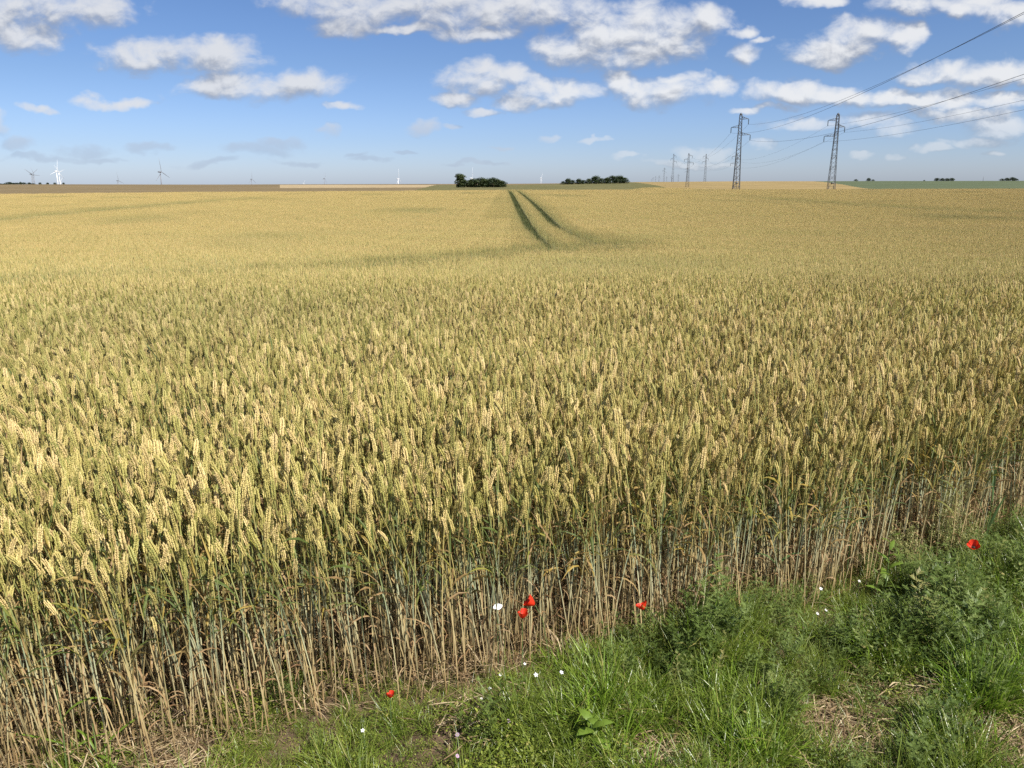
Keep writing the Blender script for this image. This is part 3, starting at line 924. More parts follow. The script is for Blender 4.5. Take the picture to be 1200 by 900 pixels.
# height of the verge vegetation: mounds of weeds centre right and far right
MOUNDS = [(830, 790, .34, .22), (900, 760, .3, .16), (1150, 700, .42, .22), (1080, 720, .3, .12), (1190, 650, .35, .2), (740, 820, .25, .1), (1000, 760, .3, .10)]
MD = [(*ground_at(px, py), r, h) for px, py, r, h in MOUNDS]
BARE = [(*ground_at(1078, 806), .085), (*ground_at(1176, 862), .13), (*ground_at(975, 845), .10), (*ground_at(770, 892), .07), (*ground_at(215, 893), .09), (*ground_at(565, 842), .06), (*ground_at(925, 735), .05)]
def mound(x, y):
    z = 0
    for mx, my, r, h in MD: z = z + h * np.exp(-((x - mx) ** 2 + (y - my) ** 2) / r ** 2)
    return z
def bare(x, y):
    z = 0
    for mx, my, r in BARE: z = np.maximum(z, np.exp(-((((x - mx) / r) ** 2 + ((y - my + .04) / r) ** 2) * (1 + .5 * hnoise(x, y, 25, 44))) ** 2 * .5))
    return z
def verge(n, kinds, lo, hi, fn, smin=.7, smax=1.3, lift=0.0, clump=True):
    x = rng.uniform(-3.2, 5.2, n); y = rng.uniform(.9, 6.5, n)
    d = near_edge(x) - y          # > 0 on the verge side
    p = fn(x, y, d)
    k = (d > lo) & (d < hi) & (np.abs(x) < .69 * y + 1.4) & (rng.random(n) < p) & (y > 1.0)
    x, y = x[k], y[k]
    cl = .72 + .75 * hnoise(x, y, 9, 41) + .35 * hnoise(x, y, 22, 42)
    if clump:
        k = rng.random(len(x)) < np.clip(cl + .75, .35, 1); x, y, cl = x[k], y[k], cl[k]
    n = len(x)
    s = (np.clip(cl, .45, 1.35) if clump else 1) * rng.uniform(smin, smax, n) * np.clip(.72 + (near_edge(x) - y) * .8, .65, 1)
    z = gz(x, y) + mound(x, y) * .55 * lift * rng.uniform(.3, 1, n)
    idx = rng.integers(0, kinds[1], n) + kinds[0]
    add_pts(x, y, z - .004, rng.normal(0, .12, n), rng.normal(0, .12, n), rng.uniform(0, 6.28, n), s, idx, rng.random(n))
    return n
A = 8.4 * 5.6
sm = lambda v: np.clip(v, 0, 1)
c0 = 0
c0 += verge(int(A * 1000), V_FINE, -.28, 4, lambda x, y, d: sm(.55 + .5 * hnoise(x, y, 4, 11)) * (1 - .97 * bare(x, y)) * sm((d + .10) * 5 + .25), .6, 1.3, .55)
c0 += verge(int(A * 260), V_BROAD, .02, 4, lambda x, y, d: sm(hnoise(x, y, 3.5, 12) * 1.4 + .25 + .3 * (x > .6)) * (1 - bare(x, y)) * sm(d * 3), .6, 1.2, .3)
c0 += verge(int(A * 420), V_FEATH, -.12, 4, lambda x, y, d: .55 * sm(mound(x, y) * 2.2 - .02 + .35 * hnoise(x, y, 4, 13)) * (1 - bare(x, y)), .7, 1.2, .75)
c0 += verge(int(A * 420), V_DMAT, -.1, 4, lambda x, y, d: sm(mound(x, y) * 1.2 - .08 + .3 * hnoise(x, y, 3, 14)) * (1 - bare(x, y)), .7, 1.3, .6)
c0 += verge(int(A * 420), V_MAT, -.3, 4, lambda x, y, d: sm(.7 + .6 * hnoise(x, y, 3, 15) + .3 * (x < .5)) * (1 - bare(x, y)), .6, 1.3, .3)
c0 += verge(int(A * 110), V_TALL, -.25, 4, lambda x, y, d: sm(.5 + hnoise(x, y, 3, 16)) * (1 - bare(x, y)), .6, 1.1, .2)
print('verge', c0)
scatter('verge_grass', vs[:V_LIT[0]], *(np.concatenate(a) for a in (P_, R_, S_, I_, T_)))
P_, R_, S_, I_, T_ = [], [], [], [], []
ls = vs[V_LIT[0]:]
# (dry litter gets its own object; its sources are re-indexed)
def verge2(n, kinds, lo, hi, fn, *a):
    k0 = (kinds[0] - V_LIT[0], kinds[1]); return verge(n, k0, lo, hi, fn, *a, clump=False)
c0 = 0
c0 += verge2(int(A * 500), V_LIT, -.6, 4, lambda x, y, d: sm(.15 + 1.0 * bare(x, y) + .3 * hnoise(x, y, 3, 21)), .7, 1.4)
c0 += verge2(int(A * 900), V_LIT, -.6, 4, lambda x, y, d: sm(bare(x, y) * 1.4 - .1), .6, 1.3)
c0 += verge2(int(A * 420), V_DRY, -.9, .04, lambda x, y, d: np.full(np.shape(x), .55), .7, 1.4)
print('litter', c0)
scatter('dry_litter', ls, *(np.concatenate(a) for a in (P_, R_, S_, I_, T_)))


# ------------------------------------------------------------------ single flowers and plants of the verge
def thing(name, label, cat, loc, rotz=0, group=None):
    o = bpy.data.objects.new(name, None); COL.objects.link(o)
    o.empty_display_size = .1
    o.location = loc; o.rotation_euler = (0, 0, rotz)
    o['label'] = label; o['category'] = cat
    if group: o['group'] = group
    return o

def flower_pos(px, py, hgt):
    """a flower head seen at this place, hgt above the ground"""
    d = pixdir(px, py); s = 1.0
    for _ in range(4000):
        x, y, z = d.x * s, d.y * s, CAMH + d.z * s
        if z <= float(gz(x, y)) + hgt: break
        s += .002
    return Vector((x, y, z))

def petal_mb(az, R_, cup, w=1.0, crinkle=.12):
    mb = MB(); nr_, nc = 5, 7
    grid = []
    for i in range(nr_):
        q = i / (nr_ - 1); row = []
        for j in range(nc):
            a = az + (j / (nc - 1) - .5) * 1.75 * w * (0.45 + .55 * math.sin(q * 1.7))
            r_ = R_ * (q ** .9) * (1 - .08 * abs(j - 3) ** 1.5 * q * .5) * (1 + U_(-1, 1) * crinkle * .4 * q)
            z = cup * R_ * q ** 1.5 + U_(-1, 1) * crinkle * R_ * .35 * q
            row.append(mb.vert((math.cos(a) * r_, math.sin(a) * r_, z)))
        grid.append(row)
    for i in range(nr_ - 1):
        for j in range(nc - 1):
            mb.face((grid[i][j], grid[i][j + 1], grid[i + 1][j + 1], grid[i + 1][j]), 0)
    return mb

def poppy(px, py, hgt, R_, label, face_dir, cup=.75, bend=(0, 0), spread=1.0):
    p = flower_pos(px, py, hgt)
    g_ = float(gz(p.x, p.y))
    base = Vector((p.x - bend[0], p.y - bend[1], g_ - .01))
    t_ = thing('poppy', label, 'poppy', base, 0, 'red poppies at the edge of the crop')
    top = p - base
    mb = MB()
    pts = [Vector((0, 0, 0)), Vector((top.x * .15, top.y * .15, top.z * .4)), Vector((top.x * .5, top.y * .5, top.z * .8)), top * 1.0]
    mb.tube(pts, [.0016, .0014, .0012, .0012], 5, 0)
    mb.obj('stem', [M_GSTEM], t_)
    q = Vector(face_dir).normalized().to_track_quat('Z', 'Y').to_euler()
    for k in range(4):
        pm = petal_mb(k * math.pi / 2 + .3, R_ * (1.0 if k % 2 else .92), cup + U_(-.15, .2) + (.1 if k % 2 else 0), 1.15 * spread)
        o = pm.obj('petal', [M_RED], t_); o.location = top; o.rotation_euler = q
    mb = MB()
    mb.tube([Vector((0, 0, 0)), Vector((0, 0, .004)), Vector((0, 0, .009)), Vector((0, 0, .011))], [.002, .0042, .0045, .001], 8, 0, cap=True)
    for k in range(14):
        a = k * .45; mb.tube([Vector((0, 0, .003)), Vector((math.cos(a) * .008, math.sin(a) * .008, .009))], .0005, 3, 0)
    o = mb.obj('seed_head', [M_BLACK], t_); o.location = top; o.rotation_euler = q
    return t_

poppy(627, 709, .26, .021, 'red poppy on a pale bent stem, upper one of the close pair before the stalks', (-.8, .1, .5), 1.3, (-.05, 0))
poppy(612, 725, .23, .019, 'ragged red poppy at the lower left of the close pair before the stalks', (.1, .1, 1), 1.2)
poppy(754, 715, .20, .020, 'small red poppy on its own where the stalks meet the dark green weeds', (-.3, .2, .9), 1.1)
poppy(457, 818, .16, .013, 'little orange red poppy low in the grass, nearest to the viewer', (.1, .1, .9), 1.1)
poppy(1141, 643, .30, .024, 'red poppy with one pale petal spot on the bushy green mound at the far right', (-.3, -.3, .9), .9)

def bindweed(px, py, hgt, R_, label):
    p = flower_pos(px, py, hgt); g_ = float(gz(p.x, p.y)); base = Vector((p.x, p.y + .01, g_ - .01))
    t_ = thing('white_poppy', label, 'flower', base)
    top = p - base; mb = MB(); mb.tube([Vector((0, 0, 0)), Vector((0, 0, top.z * .5)), top], [.0014, .0012, .001], 5, 0); mb.obj('stem', [M_GSTEM], t_)
    q = Vector((.25, -.72, .65)).normalized().to_track_quat('Z', 'Y').to_euler()
    for k in range(4):
        o = petal_mb(k * math.pi / 2 + .2, R_, .2, 1.25, .06).obj('petal', [M_WHITE], t_); o.location = top; o.rotation_euler = q; o.scale = (1, .62, 1)
bindweed(583, 711, .27, .016, 'single large white flower on a thin stem left of the two close red poppies')

def daisy(px, py, hgt, R_, label, n=7, mat=None, group='small white flowers in the verge', nm='small_flower'):
    p = flower_pos(px, py, hgt); g_ = float(gz(p.x, p.y)); base = Vector((p.x, p.y, g_ - .005))
    t_ = thing(nm, label, 'flower', base, U_(0, 1), group)
    h_ = p.z - base.z
    mb = MB(); mb.tube([Vector((0, 0, 0)), Vector((.004, 0, h_ * .5)), Vector((0, 0, h_))], [.001, .0009, .0008], 4, 0); mb.obj('stem', [M_GSTEM], t_)
    q = Vector((U_(-.3, .3), -.5, .8)).normalized().to_track_quat('Z', 'Y').to_euler()
    mb = MB()
    for k in range(n):
        a = k * 2 * math.pi / n; od = Vector((math.cos(a), math.sin(a), .15)); sd = Vector((-math.sin(a), math.cos(a), 0))
        mb.ribbon([od * R_ * .1, od * R_ * .6, od * R_], [R_ * .3, R_ * U_(.5, .8), R_ * .35], sd, 0, [.5] * 3, .5, .2)
    o = mb.obj('petal_ring', [mat or M_WHITE], t_); o.location = (0, 0, h_); o.rotation_euler = q
    mb = MB(); mb.tube([Vector((0, 0, 0)), Vector((0, 0, .001)), Vector((0, 0, .003))], [.001, R_ * .22, .001], 7, 0, cap=True)
    o = mb.obj('flower_centre', [M_YEL], t_); o.location = (0, 0, h_); o.rotation_euler = q
for px, py, h_, r_, lb in (
    (628, 791, .13, .011, 'small white flower right below the pair of close red poppies, brightest of the little ones'),
    (658, 788, .13, .010, 'small flat white flower just right of the brightest little white one'),
    (615, 778, .15, .007, 'tiny white flower at the foot of the stalks under the lower red poppy'),
    (586, 791, .12, .007, 'tiny pale flower left of the brightest little white one'),
    (574, 807, .10, .008, 'small white flower above a bare brown spot, upper left of the little ones'),
    (564, 819, .09, .007, 'tiny white flower over the bare brown spot, lowest of the little ones'),
    (425, 856, .10, .009, 'lone small white flower in the grass below the orange red poppy'),
    (962, 690, .16, .010, 'pale lilac white flower at the foot of the stalks right of the big weed mound'),
    (968, 715, .14, .008, 'small white flower in the weeds, right one of two side by side'),
    (958, 719, .14, .009, 'small white flower in the weeds, left one of two side by side'),
    (1007, 681, .18, .008, 'tiny white flower next to the leafy upright weed on the right')):
    daisy(px, py, h_, r_ * .65, lb, 5)
for px, py, lb in ((536, 861, 'lilac clover like flower low in the grass, left of the middle'), (596, 845, 'faint lilac flower in the grass below the white flowers'), (536, 886, 'faint lilac flower at the very bottom of the grass')):
    daisy(px, py, .06, .006, lb, 8, M_PINK, 'small lilac flowers in the verge')

# leafy upright weed
def leaf_blade(mb, p0, az, L, w, up, droop, m=0, tone=.5, seg=7, fold=.25):
    od = Vector((math.cos(az), math.sin(az), 0)); sd = Vector((-math.sin(az), math.cos(az), 0)); pts = []; ws = []; p = Vector(p0)
    for k in range(seg + 1):
        q = k / seg; pts.append(p.copy()); ws.append(max(.0006, w * math.sin(math.pi * (.12 + .88 * q)) ** .8)); e = up - droop * q
        p = p + (od * math.cos(e) + Vector((0, 0, math.sin(e)))) * (L / seg)
    mb.ribbon(pts, ws, sd, m, [.5] * (seg + 1), tone, fold)
def leafy_weed(px, py, H, n, L, w, label, mat, rotz=0, name='leafy_weed', cat='weed', up=.7, droop=1.0):
    b = ground_at(px, py); base = Vector((b[0], b[1], float(gz(*b)) - .01))
    t_ = thing(name, label, cat, base, rotz)
    mb = MB(); mb.tube([Vector((0, 0, 0)), Vector((.01, 0, H * .5)), Vector((0, 0, H))], [.003, .0022, .001], 5, 0); mb.obj('stem', [M_GSTEM], t_)
    for k in range(n):
        q = (k + .5) / n; mb = MB(); leaf_blade(mb, (0.01 * math.sin(q * 3), 0, H * (.15 + .85 * q)), k * 2.4 + .5, L * (1.15 - q * .6), w * (1.1 - q * .5), up + q * .3, droop)
        mb.obj('leaf', [mat], t_)
    return t_
leafy_weed(1032, 712, .34, 11, .075, .024, 'upright bright green weed with pointed leaves at the foot of the right hand stalks', M_BROAD)
leafy_weed(690, 893, .12, 8, .085, .040, 'low bright green weed with broad rounded leaves in the grass at the bottom middle', M_BROAD, up=.5)
leafy_weed(1150, 650, .42, 6, .20, .012, 'tall blue green reed like grass stem above the bushy mound on the right', M_BLUEG, name='tall_grass_plant', cat='grass plant', up=1.2, droop=.5)
# big grass plants with arching leaves
def arching(px, py, H, leaves, label, mat):
    b = ground_at(px, py); base = Vector((b[0], b[1], float(gz(*b)) - .01))
    t_ = thing('arching_grass', label, 'grass plant', base)
    mb = MB(); mb.tube([Vector((0, 0, 0)), Vector((.004, .01, H * .5)), Vector((.0, .02, H))], [.0025, .002, .001], 5, 0); mb.obj('stem', [M_GSTEM], t_)
    for z, az, L, w, up, dr in leaves:
        mb = MB(); leaf_blade(mb, (0, .01, z), az, L, w, up, dr, seg=9); mb.obj('leaf', [mat], t_)
arching(78, 905, .30, [(.16, .5, .17, .011, 1.2, 2.2), (.10, 3.0, .17, .008, .2, .2), (.05, .7, .15, .009, .8, 1.6)], 'green grass plant with an arching blade in the bottom left corner', M_BROAD)
arching(112, 900, .14, [(.03, .55, .19, .012, .95, .9), (.03, .2, .14, .009, .6, 1.7), (.06, 2.6, .12, .008, 1.0, 1.8), (.04, -.5, .10, .009, .5, 1.4)], 'broad bladed green grass plant right beside the arching one at the bottom left', M_BROAD)
arching(990, 690, .52, [(.46, 2.9, .16, .012, 1.0, 2.9), (.46, -.4, .13, .010, .9, 2.6), (.40, 3.6, .18, .010, .2, 1.4), (.3, .3, .15, .01, 1.0, 1.8)], 'blue green grass with shiny bent leaves in the crop edge right of the middle', M_BLUEG)
arching(905, 715, .30, [(.20, .35, .17, .012, .9, 1.6), (.22, 2.7, .13, .009, .9, 2.0), (.12, 3.3, .12, .009, .8, 1.4)], 'green grass with one broad blade arching right at the foot of the stalks above the weed mound', M_BLUEG)
arching(712, 745, .16, [(.02, 1.1, .20, .006, 1.1, .5), (.02, 1.9, .15, .006, 1.2, .5), (.03, .3, .14, .006, .9, 1.2)], 'narrow bladed grass plant just right of the close red poppies', M_BLUEG)
# pale frothy bedstraw in the crop edge
def froth(px, py, H, n, label):
    b = ground_at(px, py); base = Vector((b[0], b[1], float(gz(*b)) - .01)); t_ = thing('bedstraw', label, 'weed', base, 0, 'pale frothy bedstraw at the edge of the crop')
    ms = MB(); mf = MB()
    for _ in range(n):
        a = U_(0, 6.28); l = U_(.05, .55); d = Vector((math.cos(a) * l, math.sin(a) * l * .7, 1)).normalized(); L = H * U_(.5, 1)
        p1 = d * L; ms.tube([Vector((0, 0, 0)), d * L * .5 + Vector((U_(-.01, .01), 0, 0)), p1], [.0012, .001, .0006], 3, 0)
        for _ in range(26):
            q = U_(.35, 1); c_ = d * L * q; od = Vector((U_(-1, 1), U_(-1, 1), U_(-.1, 1))).normalized() * U_(.008, .045)
            ms.tube([c_, c_ + od], .0005, 3, 0)
            for _ in range(4):
                e_ = c_ + od + Vector((U_(-1, 1), U_(-1, 1), U_(-1, 1))) * .006
                dr = Vector((U_(-1, 1), U_(-1, 1), U_(-.3, 1))).normalized(); s2 = dr.cross(Vector((0, 0, 1))).normalized()
                mf.ribbon([e_, e_ + dr * .004, e_ + dr * .008], [.001, .0035, .001], s2, 0, [.5] * 3, rnd(), .3)
    ms.obj('stem', [M_FROTH], t_); mf.obj('foliage', [M_FROTH], t_)
froth(1095, 655, .42, 16, 'tallest pale yellow green frothy weed against the brown stalks on the right')
froth(1060, 672, .28, 12, 'low pale frothy weed left of the tallest one, at the foot of the stalks')
froth(1120, 665, .26, 12, 'low pale frothy weed between the tallest one and the poppy on the mound')
# big bright tussock at the right edge and one at the bottom
def tussock(px, py, n, L, w, label, mat, up0=.75):
    b = ground_at(px, py); base = Vector((b[0], b[1], float(gz(*b)) - .005)); t_ = tuft(n, L * .5, L, w, .9, droop=1.1, base_r=.045, up0=up0).obj('grass_tussock', [mat])
    t_.location = base; t_['label'] = label; t_['category'] = 'grass tussock'
tussock(1148, 828, 240, .26, .0042, 'dense bright green grass tussock at the right edge, below the bushy mound', M_BGRASS)
tussock(890, 905, 160, .2, .0042, 'bright green grass tussock at the very bottom, right of the middle', M_BGRASS)

# ------------------------------------------------------------------ trees
def tree_mb(seed, tall, bushy):
    """unit tree: height 1, half width about bushy"""
    random.seed(seed)
    crown = MB(); trunk = MB()
    trunk.tube([Vector((0, 0, -.03)), Vector((.01, 0, .25)), Vector((0, .01, .55)), Vector((.01, 0, .8))], [.035, .028, .018, .006], 6, 0)
    lobes = []
    nl = 9
    for k in range(nl):
        a = k * 2.4; z = .14 + .70 * (k / (nl - 1)); rr = bushy * (.6 if z < .7 else .3) * U_(.6, 1.1)
        c_ = Vector((math.cos(a) * rr, math.sin(a) * rr, z)); lobes.append((c_, U_(.15, .26) * (.8 + bushy)))
        trunk.tube([Vector((0, 0, z * .6)), c_ * .6 + Vector((0, 0, z * .3)), c_], [.014, .009, .004], 4, 0)
    lobes.append((Vector((0, 0, .82)), .17))
    for c_, r_ in lobes:
        lt = U_(0, .35)
        for _ in range(210):
            d = Vector((random.gauss(0, 1), random.gauss(0, 1), random.gauss(0, 1))).normalized(); q = r_ * U_(.55, 1.12)
            p = c_ + Vector((d.x * q, d.y * q, d.z * q * .8))
            if p.z < .03: continue
            s_ = U_(.022, .05); a = U_(0, 6.28); u_ = Vector((math.cos(a), math.sin(a), U_(-.6, .6))).normalized(); v_ = u_.cross(d).normalized() if abs(u_.dot(d)) < .99 else Vector((0, 0, 1))
            tn = min(1, max(0, .35 + lt * .6 + U_(-.3, .3)))
            crown.face([crown.vert(p + u_ * s_, .5, tn), crown.vert(p + v_ * s_, .5, tn), crown.vert(p - u_ * s_ * .7, .5, tn), crown.vert(p - v_ * s_, .5, tn)], 0)
    return crown, trunk
TREES = {}; WIDE = 1.6
def tree_proto(key, seed, bushy, mat):
    cr, tk = tree_mb(seed, 1, bushy)
    TREES[key] = (cr.mesh('crown', [mat], False), tk.mesh('trunk', [M_BARK]))
tree_proto('a', 1, .42, M_TREE[0]); tree_proto('b', 2, .62, M_TREE[0]); tree_proto('c', 3, .52, M_TREE[1]); tree_proto('d', 4, .22, M_TREE[1]); tree_proto('e', 5, .8, M_TREE[0])
random.seed(11)
def tree(key, px, py_base, py_top, D, label, group, wide=1.0, name='tree', cat='tree'):
    pb = at(px, py_base, D); z0 = float(gz(pb.x, pb.y)) - .1
    H = at(px, py_top, D).z - z0
    t_ = thing(name, label, cat, (pb.x, pb.y, z0), U_(0, 6.28), group)
    for nm, me in (('crown', TREES[key][0]), ('trunk', TREES[key][1])):
        o = bpy.data.objects.new(nm, me); COL.objects.link(o); o.parent = t_; o.scale = (H * wide * WIDE, H * wide * WIDE, H)
G1 = 'trees of the small grove on the green meadow'
g1 = [('d', 540.0, 203.5, .85, 'tallest, column shaped tree at the left end of the small grove'),
      ('b', 545, 211, .9, 'low dark bush against the foot of the column shaped tree in the small grove'),
      ('c', 552, 210, .9, 'rounded olive tree second from the left end in the small grove'),
      ('b', 559, 209.5, 1.0, 'dark green tree under the white turbine mast in the small grove'),
      ('c', 566, 208.3, .9, 'olive green tree with a thin wispy top in the middle of the small grove'),
      ('a', 571, 209.5, .9, 'dark tree just right of the wispy topped one in the small grove'),
      ('b', 577, 208.6, 1.0, 'tallest dark tree in the right half of the small grove'),
      ('c', 584, 210, .9, 'second tree from the right end of the small grove'),
      ('b', 589, 212, .9, 'low tree at the right end of the small grove')]
for k, px, pt, w, lb in g1: tree(k, px, 219.3, pt, 400, lb, G1, w)
G2 = 'trees of the long dark grove left of the pylons'
g2 = [('e', 660, 212.3, .8, 'lowest bush at the left end of the long dark grove'), ('a', 665.5, 209.3, .9, 'small tree with a pointed top near the left end of the long dark grove'),
      ('b', 671, 211, .9, 'low tree third from the left in the long dark grove'), ('a', 678, 209.6, .9, 'tree with a sharp tip above its low neighbours in the long dark grove'),
      ('b', 683, 211, .9, 'low tree left of the middle of the long dark grove'), ('c', 690, 209.3, .9, 'mid height tree next to the single higher round crown in the long dark grove'),
      ('a', 697.5, 206.3, 1.0, 'single higher round crown in the middle of the long dark grove'), ('b', 704, 209, .9, 'tree in the dip right of the single higher crown in the long dark grove'),
      ('c', 711, 208, .9, 'left tree of the broad right hand block of the long dark grove'), ('b', 718, 206.2, .9, 'first of the two highest trees at the right of the long dark grove'),
      ('a', 726, 206, 1.1, 'second of the two highest trees at the right of the long dark grove'), ('b', 732, 208.5, .9, 'last tree at the right end of the long dark grove')]
for k, px, pt, w, lb in g2: tree(k, px, 215.4, pt, 560, lb, G2, w)
G3 = 'far bushes on the skyline to the right'
for k, px, pb, pt, w, lb in (
    ('e', 1003, 211.6, 210.0, .9, 'tiny bush on the skyline just right of the right hand pylon'), ('b', 1018, 211.8, 208.7, .8, 'small round bush on the skyline, second right of the pylon'), ('e', 1023, 211.8, 210.2, .8, 'low bush leaning on the small round one on the skyline'),
    ('e', 1083, 212, 210.9, .8, 'tiny dark speck of a bush alone on the green skyline'),
    ('b', 1098, 212, 208.6, 1.0, 'left bush of the flat topped clump on the green skyline'), ('b', 1104, 212, 208.9, 1.0, 'second bush of the flat topped clump on the green skyline'), ('b', 1110, 212, 208.9, 1.0, 'third bush of the flat topped clump on the green skyline'), ('b', 1115.5, 212, 208.6, 1.0, 'right bush of the flat topped clump on the green skyline'),
    ('e', 1174, 212, 209.3, .9, 'low left bush of the rounded clump near the right edge'), ('b', 1180, 212, 208.5, 1.0, 'second bush of the rounded clump near the right edge'), ('b', 1186, 212, 207.8, 1.0, 'highest bush of the rounded clump near the right edge'), ('e', 1190, 212, 209, .9, 'right end bush of the rounded clump near the right edge')):
    tree(k, px, pb, pt, 660, lb, G3, w, 'bush', 'bush')
G4 = 'bushes of the low hedge on the skyline at the far left'
words_ = ['at the left edge of the photo', 'second from the left edge', 'left of the darker round bush', 'the darkest and roundest one', 'just right of the darkest round one', 'second right of the darkest round one', 'upright and narrow', 'right of the narrow upright one', 'just left of the grey turbine pair', 'under the grey turbine pair', 'right of the grey turbine pair', 'midway between the two turbine pairs', 'left of the white turbine pair', 'right of the white turbine pair']
for i_, (px, pt, w) in enumerate(((1, 215, 2.4), (5, 215.2, 2.2), (8, 214.8, 2), (11, 213.3, 1.4), (15, 214.2, 2), (20, 214.1, 2), (24.5, 213.2, .7), (28, 213.8, 1.4), (34.5, 213.9, 1.2), (39, 214.8, 1.6), (47, 213.9, .9), (56, 214, .9), (64.5, 214, .9), (74.5, 214, .8))):
    tree('e' if w > 1.3 else 'b', px, 216.2, pt, 640, 'dark hedge bush ' + words_[i_] + (' in the skyline hedge' if i_ else ''), G4, w, 'bush', 'bush')

# ------------------------------------------------------------------ wind turbines
def turbine(px, pyh, D, blade, phase, mat, label, yaw=70, hidden=True):
    hub = at(px, pyh, D); g_ = float(gz(hub.x, hub.y))
    H = hub.z - g_
    t_ = thing('wind_turbine', label, 'wind turbine', (hub.x, hub.y, g_ - 1), R(yaw + (90 - yaw) * .6), 'wind turbines on the skyline')
    H += 1
    mb = MB(); mb.tube([Vector((0, 0, 0)), Vector((0, 0, H * .5)), Vector((0, 0, H - 1.5))], [2.0, 1.6, 1.2], 12, 0, cap=True); mb.obj('tower', [mat], t_)
    mb = MB(); mb.tube([Vector((0, -3.5, H)), Vector((0, -2.5, H)), Vector((0, 5.5, H + .3)), Vector((0, 7.5, H + .3))], [1.5, 2.0, 2.1, 1.2], 8, 0, cap=True); mb.obj('nacelle', [mat], t_)
    mb = MB(); mb.tube([Vector((0, -6, H)), Vector((0, -5.2, H)), Vector((0, -3.5, H))], [.2, 1.1, 1.5], 8, 0, cap=True); mb.obj('hub', [mat], t_)
    for k in range(3):
        mb = MB()
        pts = [Vector((0, 0, .5)), Vector((0, 0, blade * .08)), Vector((0, 0, blade * .22)), Vector((0, 0, blade * .6)), Vector((0, 0, blade))]
        mb.tube(pts, [.8, .9, 1.15, .8, .3], 8, 0, cap=True)
        for i_ in range(len(mb.v)): mb.v[i_] = (mb.v[i_][0], mb.v[i_][1] * .4, mb.v[i_][2])
        o = mb.obj('blade', [mat], t_); o.location = (0, -4.6, H); o.rotation_euler = (0, R(phase + 120 * k), 0)
BL = 45
def dist(L): return BL * 901 / L
turbine(36.5, 204, dist(11.8), BL, -62, M_TURB_SHADED, 'grey wind turbine at the far left, its raised blade slanting to the left', 62)
turbine(39.3, 205, dist(9), BL, 95, M_TURB_SHADED, 'thin grey wind turbine right behind the far left one', 70)
turbine(65.8, 200.5, dist(12.5), BL, 12, M_TURB, 'large white wind turbine of the left pair with its blade straight up', 66)
turbine(68.6, 201.5, dist(10), BL, 75, M_TURB, 'white wind turbine close behind the large one of the left pair', 70)
turbine(70.8, 212.5, dist(6), BL, 35, M_TURB, 'tiny white wind turbine low on the skyline right of the left pair', 40)
turbine(138, 211.8, dist(9.5), BL, -12, M_TURB_SHADED, 'faint grey wind turbine almost sunk behind the brown field', 74)
turbine(187.6, 201.5, dist(16), BL, -8, M_TURB_SHADED, 'tallest lone pale wind turbine over the brown field on the left', 70)
turbine(294.6, 210, dist(8.6), BL, 0, M_TURB_SHADED, 'small grey wind turbine with spread blades over the brown field', 55)
turbine(356, 214.6, dist(4), BL, 30, M_TURB, 'barely visible white wind turbine just above the dark strip of soil', 30)
turbine(380, 209.2, dist(7), BL, 20, M_TURB_SHADED, 'small grey wind turbine with a slanted blade above the dark strip of soil', 55)
turbine(466.5, 209.5, dist(11), BL, -3, M_TURB, 'bright white wind turbine above the pale field left of the small grove', 60)
turbine(552.6, 209, dist(12), BL, 2, M_TURB, 'white wind turbine whose blade sticks up behind the small grove', 75)
turbine(634, 208.6, dist(6.6), BL, 30, M_TURB, 'small white wind turbine between the two groves', 40)

# ------------------------------------------------------------------ pylons
def lattice(mb, H, w0, w1, tw=.07):
    """four tapering angle legs and crossed bracing"""
    def wz(z): 
        q = z / H
        return w1 + (w0 - w1) * (1 - q) ** 1.15
    cs = [(-1, -1), (1, -1), (1, 1), (-1, 1)]
    zs = [0]
    while zs[-1] < H - .4: zs.append(min(H, zs[-1] + max(.8, wz(zs[-1]) * .95)))
    for cx_, cy_ in cs:
        mb.tube([Vector((cx_ * wz(z) / 2, cy_ * wz(z) / 2, z)) for z in zs], tw * .95, 4, 0, cap=True)
    for i in range(len(zs) - 1):
        a, b = zs[i], zs[i + 1]
        for k in range(4):
            c0_, c1_ = cs[k], cs[(k + 1) % 4]
            p = lambda c_, z: Vector((c_[0] * wz(z) / 2, c_[1] * wz(z) / 2, z))
            mb.tube([p(c0_, a), p(c1_, b)], tw * .5, 3, 0)
            if i % 2 == 0 or a > H * .6: mb.tube([p(c1_, a), p(c0_, b)], tw * .5, 3, 0)
            if i % 3 == 0: mb.tube([p(c0_, b), p(c1_, b)], tw * .55, 3, 0)
    return wz
ARMS = {'A': [(1, 1.95, .9), (-1, 2.2, 3.0), (1, 2.6, 4.9)], 'B': [(-1, 2.3, 1.2), (1, 1.9, 2.9), (-1, 2.9, 5.2)]}
PROTO = {}
LINE_DIR = math.atan2(.173, 1.0)        # the lines run slightly to the right of the view direction
